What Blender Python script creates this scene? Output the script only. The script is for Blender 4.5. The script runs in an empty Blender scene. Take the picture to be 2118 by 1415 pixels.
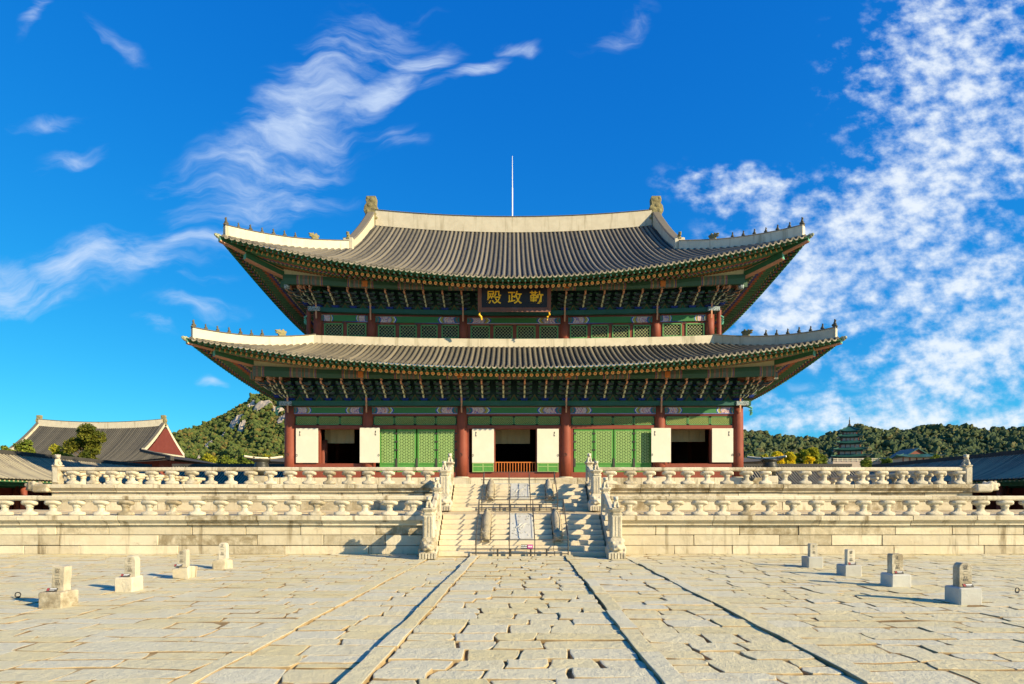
import bpy, math, random
from mathutils import Matrix, Vector
R = math.radians
random.seed(7)
scene = bpy.context.scene
COL = scene.collection

# ------------------------------------------------------------------ camera
F, VX, VY, CAMZ = 1270.0, 1059.0, 1035.0, 2.0        # focal length and horizon in photo pixels
cam = bpy.data.cameras.new('camera')
cam.sensor_width = 36.0
cam.lens = 36.0 * F / 2118.0
cam.shift_y = (VY - 707.5) / 2118.0
cam.clip_start, cam.clip_end = 0.1, 20000
camo = bpy.data.objects.new('camera', cam)
camo.location = (0, 0, CAMZ)
camo.rotation_euler = (R(90), 0, 0)
COL.objects.link(camo)
scene.camera = camo

# ------------------------------------------------------------------ sun, sky
SUN = Vector((1.68, -1.0, 0.86)).normalized()
sl = bpy.data.lights.new('sun', 'SUN')
sl.energy = 5.0
sl.angle = R(0.5)
sl.color = (1.0, 0.83, 0.54)
so = bpy.data.objects.new('sun', sl)
so.rotation_euler = SUN.to_track_quat('Z', 'Y').to_euler()
so.location = (60, -40, 50)
COL.objects.link(so)

scene.view_settings.view_transform = 'Standard'
scene.view_settings.look = 'None'
scene.view_settings.exposure = 0.80
scene.view_settings.gamma = 1.0
scene.cycles.use_denoising = True
scene.cycles.adaptive_threshold = 0.02
scene.cycles.max_bounces = 5
scene.cycles.diffuse_bounces = 3

world = bpy.data.worlds.new('World')
scene.world = world
world.use_nodes = True
wt = world.node_tree
wt.nodes.clear()


def wn(t, **kw):
    n = wt.nodes.new(t)
    for k, v in kw.items():
        setattr(n, k, v)
    return n


def wlink(a, b):
    wt.links.new(a, b)


def wmath(op, a, b=None, clamp=False):
    n = wn('ShaderNodeMath', operation=op)
    n.use_clamp = clamp
    for i, x in enumerate((a, b)):
        if x is None:
            continue
        if isinstance(x, (int, float)):
            n.inputs[i].default_value = x
        else:
            wlink(x, n.inputs[i])
    return n.outputs[0]


def wramp(x, a, b, lo=0.0, hi=1.0):
    n = wn('ShaderNodeMapRange', interpolation_type='SMOOTHSTEP')
    wlink(x, n.inputs[0])
    for i, v in enumerate((a, b, lo, hi)):
        n.inputs[i + 1].default_value = v
    return n.outputs[0]


sky = wn('ShaderNodeTexSky', sky_type='NISHITA', sun_disc=False)
sky.sun_elevation = math.asin(SUN.z)
sky.sun_rotation = math.atan2(SUN.x, SUN.y)
sky.altitude = 50
sky.air_density = 1.0
sky.dust_density = 0.15
sky.ozone_density = 3.0
hsv = wn('ShaderNodeHueSaturation')
hsv.inputs['Saturation'].default_value = 1.32
hsv.inputs['Value'].default_value = 1.02
wlink(sky.outputs[0], hsv.inputs['Color'])
tint = wn('ShaderNodeMix', data_type='RGBA', blend_type='MULTIPLY')
tint.inputs[0].default_value = 1.0
tint.inputs[7].default_value = (0.58, 1.03, 1.22, 1)
wlink(hsv.outputs[0], tint.inputs[6])
# clouds, laid over the whole sky by direction
tc = wn('ShaderNodeTexCoord')
sp = wn('ShaderNodeSeparateXYZ')
wlink(tc.outputs['Generated'], sp.inputs[0])
dy = wmath('MAXIMUM', wmath('ABSOLUTE', sp.outputs[1]), 0.12)
cu = wmath('DIVIDE', sp.outputs[0], dy)
cv = wmath('DIVIDE', wmath('ABSOLUTE', sp.outputs[2]), dy)
cb = wn('ShaderNodeCombineXYZ')
wlink(cu, cb.inputs[0])
wlink(cv, cb.inputs[1])
uv = cb.outputs[0]
warp = wn('ShaderNodeTexNoise')
warp.inputs['Scale'].default_value = 4.0
warp.inputs['Detail'].default_value = 4
wlink(uv, warp.inputs['Vector'])
wv = wn('ShaderNodeVectorMath', operation='MULTIPLY_ADD')
wlink(warp.outputs['Color'], wv.inputs[0])
wv.inputs[1].default_value = (0.20, 0.20, 0)
wadd = wn('ShaderNodeVectorMath', operation='ADD')
wlink(uv, wadd.inputs[0])
wadd.inputs[1].default_value = (-0.10, -0.10, 0)
wlink(wadd.outputs[0], wv.inputs[2])
wuv = wv.outputs[0]


def blob_mask(items):
    out = None
    for (px, py, hl, hw, ang, dens) in items:
        mp = wn('ShaderNodeMapping', vector_type='TEXTURE')
        mp.inputs['Location'].default_value = ((px - VX) / F, (VY - py) / F, 0)
        mp.inputs['Rotation'].default_value = (0, 0, R(ang))
        mp.inputs['Scale'].default_value = (hl / F, hw / F, 1)
        wlink(wuv, mp.inputs['Vector'])
        g = wn('ShaderNodeTexGradient', gradient_type='SPHERICAL')
        wlink(mp.outputs[0], g.inputs[0])
        s = wmath('MULTIPLY', wmath('POWER', g.outputs['Fac'], 0.75), dens)
        out = s if out is None else wmath('MAXIMUM', out, s)
    return out


cirrus = [(650, 240, 380, 150, 50, .95), (810, 165, 190, 60, 40, 1.15), (520, 340, 240, 120, 20, .75),
          (560, 425, 230, 60, 12, .75), (820, 290, 80, 40, -20, .5),
          (200, 555, 370, 75, 5, .95), (50, 570, 180, 80, -10, 1.0), (400, 525, 200, 45, 8, .9),
          (960, 128, 120, 30, 22, .95), (1070, 72, 85, 26, -8, .8), (1285, 45, 100, 34, 25, .6),
          (60, 60, 75, 34, 55, .6), (240, 80, 100, 30, -25, .55), (90, 232, 140, 26, 5, .5), (155, 300, 110, 40, 10, .5),
          (430, 785, 60, 22, -20, .7), (310, 692, 90, 28, -5, .7), (400, 655, 150, 40, 0, .65), (430, 592, 110, 20, 6, .5),
          (1640, 800, 70, 18, 5, .55), (1750, 795, 90, 14, 5, .4)]
fluffy = [(1960, 120, 400, 280, 60, .95), (1930, 400, 600, 230, 32, 1.05), (1590, 385, 260, 85, -5, 1.05), (1760, 460, 420, 140, 8, 1.05),
          (1720, 590, 460, 190, 14, 1.05), (1980, 600, 330, 150, 20, 1.05), (1600, 660, 220, 80, 20, .9), (2050, 740, 460, 140, 14, 1.15),
          (1800, 850, 560, 80, 8, 1.1), (1560, 895, 260, 50, 5, .9), (2000, 880, 500, 80, 3, 1.0)]
mc, mf = blob_mask(cirrus), blob_mask(fluffy)
gen = wn('ShaderNodeTexNoise')
gen.inputs['Scale'].default_value = 1.3
gen.inputs['Detail'].default_value = 2
wlink(uv, gen.inputs['Vector'])
# fibres for the thin clouds
fm = wn('ShaderNodeMapping')
fm.inputs['Rotation'].default_value = (0, 0, R(-42))
fm.inputs['Scale'].default_value = (7.0, 24.0, 1)
wlink(wuv, fm.inputs['Vector'])
fib = wn('ShaderNodeTexNoise')
fib.inputs['Scale'].default_value = 1.0
fib.inputs['Detail'].default_value = 8
fib.inputs['Roughness'].default_value = 0.62
fib.inputs['Distortion'].default_value = 0.25
wlink(fm.outputs[0], fib.inputs['Vector'])
dc = wmath('ADD', mc, wmath('MULTIPLY', wmath('SUBTRACT', fib.outputs['Fac'], 0.5), 2.3))
ac = wmath('MULTIPLY', wramp(dc, 0.12, 1.45), wramp(mc, 0.0, 0.55))
# small puffs for the flocked clouds
pm = wn('ShaderNodeMapping')
pm.inputs['Scale'].default_value = (26.0, 36.0, 1)
pm.inputs['Rotation'].default_value = (0, 0, R(-14))
wlink(uv, pm.inputs['Vector'])
puf = wn('ShaderNodeTexNoise')
puf.inputs['Scale'].default_value = 1.0
puf.inputs['Detail'].default_value = 7
puf.inputs['Roughness'].default_value = 0.58
puf.inputs['Distortion'].default_value = 0.0
wlink(pm.outputs[0], puf.inputs['Vector'])
big = wn('ShaderNodeTexNoise')
big.inputs['Scale'].default_value = 5.0
big.inputs['Detail'].default_value = 3
wlink(uv, big.inputs['Vector'])
df = wmath('ADD', mf, wmath('ADD', wmath('MULTIPLY', wmath('SUBTRACT', puf.outputs['Fac'], 0.5), 2.7),
                            wmath('MULTIPLY', wmath('SUBTRACT', big.outputs['Fac'], 0.5), 0.9)))
af = wmath('MULTIPLY', wramp(df, 0.20, 1.35), wramp(mf, 0.0, 0.5))
cloud_a = wmath('MAXIMUM', wmath('MULTIPLY', ac, 0.85), wmath('MULTIPLY', af, 0.88))
shade = wramp(df, 0.5, 1.5)
ccol = wn('ShaderNodeMix', data_type='RGBA')
ccol.inputs[6].default_value = (0.37, 0.44, 0.54, 1)
ccol.inputs[7].default_value = (0.50, 0.53, 0.55, 1)
wlink(shade, ccol.inputs[0])
bg1 = wn('ShaderNodeBackground')
bg1.inputs['Strength'].default_value = 0.10
sc_ = wn('ShaderNodeSeparateColor')
wlink(tint.outputs[2], sc_.inputs[0])
cc_ = wn('ShaderNodeCombineColor')
for ch, (gain, pw) in enumerate(((3.2, 1.0), (6.0, .76), (6.2, .42))):      # the photograph's even, deep azure
    wlink(wmath('MULTIPLY', wmath('POWER', wmath('MULTIPLY', sc_.outputs[ch], .092), pw), gain), cc_.inputs[ch])
wlink(cc_.outputs[0], bg1.inputs['Color'])
bg2 = wn('ShaderNodeBackground')
wlink(ccol.outputs[2], bg2.inputs['Color'])
bg2.inputs['Strength'].default_value = 1.10
mixw = wn('ShaderNodeMixShader')
wlink(cloud_a, mixw.inputs[0])
wlink(bg1.outputs[0], mixw.inputs[1])
wlink(bg2.outputs[0], mixw.inputs[2])
wo = wn('ShaderNodeOutputWorld')
wlink(mixw.outputs[0], wo.inputs[0])

# ------------------------------------------------------------------ helpers
WM = {}


def P(px, py, Y):
    return Vector(((px - VX) / F * Y, Y, CAMZ - (py - VY) / F * Y))


def fx(px, Y):
    return (px - VX) / F * Y


def fz(py, Y):
    return CAMZ - (py - VY) / F * Y


def gnd(px, py):
    Y = CAMZ * F / (py - VY)
    return fx(px, Y), Y


def tag(o, label=None, cat=None, group=None, kind=None):
    if label:
        o['label'] = label
    if cat:
        o['category'] = cat
    if group:
        o['group'] = group
    if kind:
        o['kind'] = kind
    return o


def place(o, parent=None, M=None):
    M = M or Matrix.Identity(4)
    COL.objects.link(o)
    if parent is not None:
        o.parent = parent
        o.matrix_parent_inverse = WM[parent.name].inverted()
    o.matrix_basis = M
    WM[o.name] = M.copy()
    return o


def thing(name, label, cat, loc=(0, 0, 0), group=None):
    o = bpy.data.objects.new(name, None)
    o.empty_display_size = 0.3
    place(o, None, Matrix.Translation(loc))
    return tag(o, label, cat, group)


def inst(name, mesh, parent, M):
    return place(bpy.data.objects.new(name, mesh), parent, M)


class MB:
    def __init__(s):
        s.v, s.f, s.m = [], [], []

    def add(s, vs, fs, mat=0):
        b = len(s.v)
        s.v += [tuple(v) for v in vs]
        s.f += [tuple(i + b for i in f) for f in fs]
        s.m += [mat] * len(fs)

    def box(s, x0, x1, y0, y1, z0, z1, mat=0):
        s.add([(x0, y0, z0), (x1, y0, z0), (x1, y1, z0), (x0, y1, z0), (x0, y0, z1), (x1, y0, z1), (x1, y1, z1), (x0, y1, z1)],
              [(0, 3, 2, 1), (4, 5, 6, 7), (0, 1, 5, 4), (1, 2, 6, 5), (2, 3, 7, 6), (3, 0, 4, 7)], mat)

    def rings(s, rings, mat=0, close=True, caps=True):
        k = len(rings[0])
        vs = [p for r in rings for p in r]
        fs = []
        for i in range(len(rings) - 1):
            for j in range(k if close else k - 1):
                a, b = i * k + j, i * k + (j + 1) % k
                fs.append((a, b, b + k, a + k))
        if caps and close:
            fs.append(tuple(range(k - 1, -1, -1)))
            n = (len(rings) - 1) * k
            fs.append(tuple(range(n, n + k)))
        s.add(vs, fs, mat)

    def bevbox(s, x0, x1, y0, y1, z0, z1, b=.02, mat=0, jit=0.0):
        def ring(x0, x1, y0, y1, z, c):
            return [(x0 + c, y0, z), (x1 - c, y0, z), (x1, y0 + c, z), (x1, y1 - c, z), (x1 - c, y1, z), (x0 + c, y1, z), (x0, y1 - c, z), (x0, y0 + c, z)]
        rs = [ring(x0 + b, x1 - b, y0 + b, y1 - b, z0, b * .6), ring(x0, x1, y0, y1, z0 + b, b), ring(x0, x1, y0, y1, z1 - b, b),
              ring(x0 + b, x1 - b, y0 + b, y1 - b, z1, b * .6)]
        if jit:
            rs = [[(x + random.uniform(-jit, jit), y + random.uniform(-jit, jit), z + random.uniform(-jit, jit)) for x, y, z in r] for r in rs]
        s.rings(rs, mat)

    def lathe(s, prof, n, c=(0, 0, 0), mat=0, sx=1, sy=1):
        rs = []
        for r, z in prof:
            rs.append([(c[0] + r * sx * math.cos(2 * math.pi * i / n), c[1] + r * sy * math.sin(2 * math.pi * i / n), c[2] + z) for i in range(n)])
        s.rings(rs, mat)

    def tube(s, pts, rad, n=6, mat=0, up=Vector((0, 0, 1))):
        pts = [Vector(p) for p in pts]
        rs = []
        for i, p in enumerate(pts):
            t = (pts[min(i + 1, len(pts) - 1)] - pts[max(i - 1, 0)]).normalized()
            u = up if abs(t.dot(up)) < .95 else Vector((1, 0, 0))
            a = t.cross(u).normalized()
            b = a.cross(t)
            r = rad[i] if isinstance(rad, (list, tuple)) else rad
            rs.append([p + (a * math.cos(2 * math.pi * k / n) - b * math.sin(2 * math.pi * k / n)) * r for k in range(n)])
        s.rings([[tuple(q) for q in r] for r in reversed(rs)], mat)

    def bar(s, p0, p1, w, h, mat=0, up=Vector((0, 0, 1))):
        p0, p1 = Vector(p0), Vector(p1)
        t = (p1 - p0).normalized()
        u = up if abs(t.dot(up)) < .95 else Vector((0, 1, 0))
        a = t.cross(u).normalized()
        b = a.cross(t)
        rs = [[tuple(p + a * (w / 2 * i) + b * (h / 2 * j)) for i, j in ((-1, -1), (-1, 1), (1, 1), (1, -1))] for p in (p0, p1)]
        s.rings(rs, mat)

    def sph(s, c, r, nu=10, nv=7, mat=0):
        r = (r, r, r) if isinstance(r, (int, float)) else r
        rs = []
        for j in range(nv + 1):
            t = -math.pi / 2 + math.pi * (j + .02) / (nv + .04)
            rs.append([(c[0] + r[0] * math.cos(t) * math.cos(2 * math.pi * i / nu), c[1] + r[1] * math.cos(t) * math.sin(2 * math.pi * i / nu), c[2] + r[2] * math.sin(t)) for i in range(nu)])
        s.rings(rs, mat)

    def extr(s, poly, y0, y1, mat=0):
        """x-z outline pushed along y"""
        n = len(poly)
        vs = [(x, y0, z) for x, z in poly] + [(x, y1, z) for x, z in poly]
        fs = [tuple(range(n)), tuple(range(2 * n - 1, n - 1, -1))] + [(i, i + n, (i + 1) % n + n, (i + 1) % n) for i in range(n)]
        s.add(vs, fs, mat)

    def mesh(s, name, mats, smooth=False, fix=True):
        me = bpy.data.meshes.new(name)
        me.from_pydata(s.v, [], s.f)
        for m in (mats if isinstance(mats, (list, tuple)) else [mats]):
            me.materials.append(m)
        if any(s.m):
            me.polygons.foreach_set('material_index', s.m)
        if smooth:
            me.polygons.foreach_set('use_smooth', [True] * len(s.f))
        me.update()
        return me

    def build(s, name, mats, parent=None, smooth=False, kind=None):
        o = place(bpy.data.objects.new(name, s.mesh(name, mats, smooth)), parent)
        if kind:
            o['kind'] = kind
        return o


def fused(mb, name, mat, voxel=.03, smooth=True, ratio=None):
    """many overlapping lumps -> one continuous carved surface"""
    tmp = bpy.data.objects.new('tmp', mb.mesh('tmp', mat))
    COL.objects.link(tmp)
    m = tmp.modifiers.new('r', 'REMESH')
    m.mode, m.voxel_size, m.use_smooth_shade = 'VOXEL', voxel, smooth
    sm = tmp.modifiers.new('s', 'SMOOTH')
    sm.iterations, sm.factor = 2, .5
    if ratio:
        d = tmp.modifiers.new('d', 'DECIMATE')
        d.ratio = ratio
    dg = bpy.context.evaluated_depsgraph_get()
    me = bpy.data.meshes.new_from_object(tmp.evaluated_get(dg))
    me.name = name
    if not me.materials:
        me.materials.append(mat)
    bpy.data.objects.remove(tmp)
    return me


def T(x, y, z, rz=0, s=1.0):
    S = Matrix.Diagonal((s, s, s, 1)) if isinstance(s, (int, float)) else Matrix.Diagonal((*s, 1))
    return Matrix.Translation((x, y, z)) @ Matrix.Rotation(rz, 4, 'Z') @ S


def lerp(a, b, t):
    return a + (b - a) * t


# ------------------------------------------------------------------ materials
def nodemat(name):
    m = bpy.data.materials.new(name)
    m.use_nodes = True
    nt = m.node_tree
    b = nt.nodes['Principled BSDF']
    return m, nt, b


class NT:
    def __init__(s, nt):
        s.nt = nt

    def n(s, t, **kw):
        o = s.nt.nodes.new(t)
        for k, v in kw.items():
            if k.startswith('i_'):
                o.inputs[k[2:].replace('_', ' ')].default_value = v
            else:
                setattr(o, k, v)
        return o

    def l(s, a, b):
        s.nt.links.new(a, b)

    def math(s, op, a, b=None, clamp=False):
        o = s.n('ShaderNodeMath', operation=op)
        o.use_clamp = clamp
        for i, x in enumerate((a, b)):
            if x is None:
                continue
            if isinstance(x, (int, float)):
                o.inputs[i].default_value = x
            else:
                s.l(x, o.inputs[i])
        return o.outputs[0]

    def mix(s, fac, a, b, blend='MIX'):
        o = s.n('ShaderNodeMix', data_type='RGBA', blend_type=blend)
        for i, x in ((0, fac), (6, a), (7, b)):
            if isinstance(x, (int, float)):
                o.inputs[i].default_value = x
            elif isinstance(x, tuple):
                o.inputs[i].default_value = (*x, 1) if len(x) == 3 else x
            else:
                s.l(x, o.inputs[i])
        return o.outputs[2]

    def noise(s, vec, scale, detail=5, rough=.6, dist=0):
        o = s.n('ShaderNodeTexNoise')
        o.inputs['Scale'].default_value = scale
        o.inputs['Detail'].default_value = detail
        o.inputs['Roughness'].default_value = rough
        o.inputs['Distortion'].default_value = dist
        if vec is not None:
            s.l(vec, o.inputs['Vector'])
        return o.outputs['Fac']

    def ramp(s, x, a, b, lo=0., hi=1.):
        o = s.n('ShaderNodeMapRange', interpolation_type='SMOOTHSTEP')
        s.l(x, o.inputs[0])
        for i, v in enumerate((a, b, lo, hi)):
            o.inputs[i + 1].default_value = v
        return o.outputs[0]

    def mapping(s, vec, scale=(1, 1, 1), loc=(0, 0, 0), rot=(0, 0, 0)):
        o = s.n('ShaderNodeMapping')
        s.l(vec, o.inputs[0])
        o.inputs['Scale'].default_value = scale
        o.inputs['Location'].default_value = loc
        o.inputs['Rotation'].default_value = rot
        return o.outputs[0]


def worldpos(k):
    return k.n('ShaderNodeNewGeometry').outputs['Position']


def pieces_random(k):
    a = k.n('ShaderNodeObjectInfo').outputs['Random']
    b = k.n('ShaderNodeNewGeometry').outputs['Random Per Island']
    return k.math('FRACT', k.math('ADD', a, k.math('MULTIPLY', b, 3.71)))


def stone_mat(name, c1, c2, c3, stain=.5, streak=0., moss=0., bump=.35, fine=60, piece=.25, stainc=(.16, .135, .09), rough=.85, tone=.30, dirty=0.):
    """granite: blotches c1/c2, piece-to-piece tone, soiling, speckle"""
    m, nt, b = nodemat(name)
    k = NT(nt)
    p = worldpos(k)
    col = k.mix(k.ramp(k.noise(p, 1.7, 6, .65), .35, .65), c1, c2)
    col = k.mix(k.math('MULTIPLY', pieces_random(k), 1.0), col, c3) if piece >= .5 else k.mix(k.math('MULTIPLY', pieces_random(k), piece), col, c3)
    rnd = pieces_random(k)
    val = k.math('ADD', 1.02 - tone * .62, k.math('MULTIPLY', rnd, tone))
    col = k.mix(1.0, col, k.n('ShaderNodeCombineColor').outputs[0], 'MULTIPLY') if False else col
    hs = k.n('ShaderNodeHueSaturation')
    k.l(col, hs.inputs['Color'])
    k.l(val, hs.inputs['Value'])
    col = hs.outputs[0]
    if streak:
        ps = k.mapping(p, (1.6, 1.6, .16))
        st = k.ramp(k.noise(ps, 1.6, 5, .6, .3), .53, .72)
        st = k.math('MULTIPLY', st, streak)
        col = k.mix(st, col, stainc)
    if stain:
        s1 = k.ramp(k.noise(p, 3.1, 8, .72, .4), .55, .78)
        col = k.mix(k.math('MULTIPLY', s1, stain), col, stainc)
    if dirty:
        r2 = k.math('FRACT', k.math('MULTIPLY', rnd, 7.31))
        dn = k.math('MULTIPLY', k.ramp(r2, .62, .95), k.ramp(k.noise(p, 2.2, 8, .75, .5), .34, .62))
        col = k.mix(k.math('MULTIPLY', dn, dirty), col, (.20, .15, .075))
    if moss:
        s2 = k.ramp(k.noise(p, 1.6, 8, .74, .3), .54, .74)
        col = k.mix(k.math('MULTIPLY', s2, moss), col, (.30, .20, .07))
    sp = k.noise(p, fine, 3, .7)
    col = k.mix(k.math('MULTIPLY', k.ramp(sp, .56, .75), .35), col, (.12, .11, .09))
    k.l(col, b.inputs['Base Color'])
    b.inputs['Roughness'].default_value = rough
    b.inputs['Specular IOR Level'].default_value = .25
    if bump:
        h = k.math('ADD', k.math('MULTIPLY', k.noise(p, 7, 8, .68), 1.0), k.math('MULTIPLY', sp, .25))
        bp = k.n('ShaderNodeBump')
        bp.inputs['Strength'].default_value = bump
        bp.inputs['Distance'].default_value = .06
        k.l(h, bp.inputs['Height'])
        k.l(bp.outputs[0], b.inputs['Normal'])
    return m


def paint_mat(name, col, dark=.55, rough=.6, scale=3., stretch=(1, 1, .25), bump=.1, spread=.35, light=None):
    """weathered paint on timber"""
    m, nt, b = nodemat(name)
    k = NT(nt)
    p = worldpos(k)
    n1 = k.noise(k.mapping(p, stretch), scale * 3, 6, .65)
    c = k.mix(k.math('MULTIPLY', k.ramp(n1, .45, .75), spread), col, tuple(x * dark for x in col))
    n2 = k.noise(p, scale * .5, 5, .6)
    lt = light or tuple(min(1, x * 1.35 + .015) for x in col)
    c = k.mix(k.math('MULTIPLY', k.ramp(n2, .45, .75), spread), c, lt)
    k.l(c, b.inputs['Base Color'])
    b.inputs['Roughness'].default_value = rough
    b.inputs['Specular IOR Level'].default_value = .25
    if bump:
        bp = k.n('ShaderNodeBump')
        bp.inputs['Strength'].default_value = bump
        bp.inputs['Distance'].default_value = .02
        k.l(n1, bp.inputs['Height'])
        k.l(bp.outputs[0], b.inputs['Normal'])
    return m


M = {}
M['paving'] = stone_mat('paving_granite', (.82, .70, .37), (.74, .65, .37), (.55, .52, .38), stain=.45, moss=.40, bump=.7, fine=45, piece=.5)
M['edge'] = stone_mat('soiled_edge', (.44, .32, .16), (.26, .17, .07), (.42, .33, .19), stain=.4, bump=.3, piece=.4)
M['wall'] = stone_mat('wall_granite', (.68, .60, .43), (.62, .53, .36), (.54, .48, .35), stain=.55, streak=.9, bump=.45, piece=.3, tone=.30, stainc=(.19, .14, .07), dirty=.85)
M['step'] = stone_mat('step_granite', (.70, .60, .42), (.64, .54, .37), (.60, .52, .38), stain=.35, bump=.4, piece=.3, tone=.16)
M['joint'] = stone_mat('dark_joint', (.06, .048, .03), (.04, .032, .02), (.05, .04, .025), stain=.3, bump=.2, piece=0)
M['carved'] = stone_mat('carved_granite', (.66, .59, .44), (.56, .49, .35), (.48, .42, .30), stain=.6, bump=.6, piece=.4, tone=.36, dirty=.8)
M['weathered'] = stone_mat('weathered_granite', (.42, .36, .24), (.32, .27, .18), (.36, .31, .21), stain=.8, bump=.8, piece=.3, stainc=(.09, .075, .05))
M['terrace_floor'] = stone_mat('terrace_floor', (.60, .47, .27), (.50, .38, .20), (.55, .45, .30), stain=.5, moss=.4, bump=.4, piece=.4)
M['greystone'] = stone_mat('grey_granite', (.50, .49, .43), (.44, .42, .36), (.42, .42, .38), stain=.3, bump=.3, piece=.3, fine=90)
M['dirt'] = stone_mat('joint_dirt', (.44, .32, .15), (.26, .15, .045), (.3, .2, .09), stain=.6, bump=.5, fine=30, piece=.0, stainc=(.20, .11, .03))
M['sand'] = stone_mat('packed_sand', (.42, .36, .26), (.36, .30, .21), (.4, .34, .24), stain=.2, bump=.3, piece=0)
M['plaster'] = stone_mat('lime_plaster', (.64, .57, .42), (.58, .51, .37), (.55, .49, .36), stain=.35, streak=.75, bump=.08, piece=.1, stainc=(.34, .29, .19), fine=120)
M['tile'] = stone_mat('clay_tile', (.150, .132, .100), (.11, .10, .080), (.185, .16, .115), stain=.4, bump=.3, piece=.5, fine=25, stainc=(.07, .065, .05), rough=.75)
M['tile_dark'] = stone_mat('valley_tile', (.045, .042, .038), (.03, .029, .027), (.06, .055, .045), stain=.3, bump=.3, piece=.3, fine=25, stainc=(.02, .02, .02))
M['tile_far'] = stone_mat('far_clay_tile', (.070, .066, .056), (.052, .050, .045), (.085, .078, .064), stain=.3, bump=.2, piece=.5, fine=5, stainc=(.05, .05, .04))
M['ornament'] = stone_mat('ridge_clay', (.30, .26, .12), (.20, .17, .08), (.26, .22, .11), stain=.6, bump=.8, piece=.3, stainc=(.05, .05, .03))
M['clay_dark'] = stone_mat('dark_clay', (.12, .105, .07), (.09, .08, .055), (.14, .12, .07), stain=.3, bump=.4, piece=.2, stainc=(.04, .04, .03))
M['red'] = paint_mat('red_paint', (.225, .056, .032))
M['red_dark'] = paint_mat('dark_red_paint', (.16, .035, .022))
M['green'] = paint_mat('green_paint', (.085, .27, .055))
M['lattice'] = paint_mat('lattice_green', (.27, .41, .14), spread=.3)
M['lattice_up'] = paint_mat('transom_green', (.27, .34, .10), spread=.3)
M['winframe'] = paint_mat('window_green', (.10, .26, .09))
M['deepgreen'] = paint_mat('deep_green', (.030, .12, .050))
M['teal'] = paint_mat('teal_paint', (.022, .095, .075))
M['tealdark'] = paint_mat('dark_teal', (.018, .050, .046))
M['slate'] = paint_mat('bracket_slate', (.052, .078, .085), light=(.12, .085, .045))
M['blue'] = paint_mat('blue_paint', (.012, .035, .22))
M['orange'] = paint_mat('orange_paint', (.55, .17, .035))
M['pink'] = paint_mat('salmon_paint', (.55, .27, .15))
M['cream'] = paint_mat('cream_paint', (.50, .45, .24))
M['mint'] = paint_mat('mint_paint', (.12, .36, .25))
M['eavetile'] = stone_mat('eave_tile_clay', (.30, .265, .20), (.24, .215, .165), (.34, .30, .2), stain=.3, bump=.3, piece=.5, fine=25, stainc=(.1, .09, .06))
M['tongue'] = paint_mat('tongue_cream', (.52, .52, .33))
M['paper'] = paint_mat('door_paper', (.70, .65, .52), dark=.9, spread=.25, bump=.05)
M['linen'] = paint_mat('linen_blind', (.42, .36, .20), spread=.2)
M['black'] = paint_mat('black_lacquer', (.012, .012, .018), rough=.4, bump=0)
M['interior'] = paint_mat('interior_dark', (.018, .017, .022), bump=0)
M['gold'] = paint_mat('gold_leaf', (.95, .52, .02), dark=.8, rough=.45)
M['signframe'] = paint_mat('sign_frame', (.22, .09, .06), light=(.25, .16, .18))
M['bronze'] = paint_mat('bronze', (.035, .035, .028), rough=.45)
M['iron'] = paint_mat('iron', (.055, .05, .042), rough=.5)
M['steel'] = paint_mat('dull_steel', (.07, .062, .05), rough=.5, bump=0)
M['whitepole'] = paint_mat('white_metal', (.75, .75, .73), rough=.4, bump=0)
M['plaque'] = paint_mat('dark_plaque', (.07, .065, .055), bump=0, rough=.4)
M['plaque_red'] = paint_mat('plaque_red', (.28, .05, .05), bump=0)
M['magenta'] = paint_mat('magenta_print', (.55, .06, .30), bump=0)
M['white'] = paint_mat('white_print', (.75, .75, .72), bump=0)
M['ink'] = paint_mat('carved_shadow', (.22, .19, .14), bump=0)  # dark tone painted in for the shade inside the carved strokes
M['bark'] = paint_mat('bark', (.10, .07, .045), bump=.4)
M['farteal'] = paint_mat('glazed_teal_tile', (.022, .085, .068), rough=.4)
M['farwall'] = paint_mat('pale_wall', (.42, .34, .26))


def rafter_end_mat():
    m, nt, b = nodemat('rafter_end_flower')
    k = NT(nt)
    tc = k.n('ShaderNodeTexCoord').outputs['Object']
    s = k.n('ShaderNodeSeparateXYZ')
    k.l(tc, s.inputs[0])
    r = k.math('SQRT', k.math('ADD', k.math('POWER', s.outputs[0], 2), k.math('POWER', s.outputs[1], 2)))
    cr = k.n('ShaderNodeValToRGB')
    cr.color_ramp.interpolation = 'CONSTANT'
    e = cr.color_ramp.elements
    e[0].position, e[0].color = 0, (.45, .10, .03, 1)
    e[1].position, e[1].color = .30, (.85, .32, .05, 1)
    for pos, c in ((.58, (.55, .12, .03, 1)), (.68, (.90, .50, .15, 1)), (.93, (.20, .18, .06, 1))):
        x = e.new(pos)
        x.color = c
    k.l(r, cr.inputs[0])
    k.l(cr.outputs[0], b.inputs['Base Color'])
    b.inputs['Roughness'].default_value = .6
    return m


M['rafter_end'] = rafter_end_mat()


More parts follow.
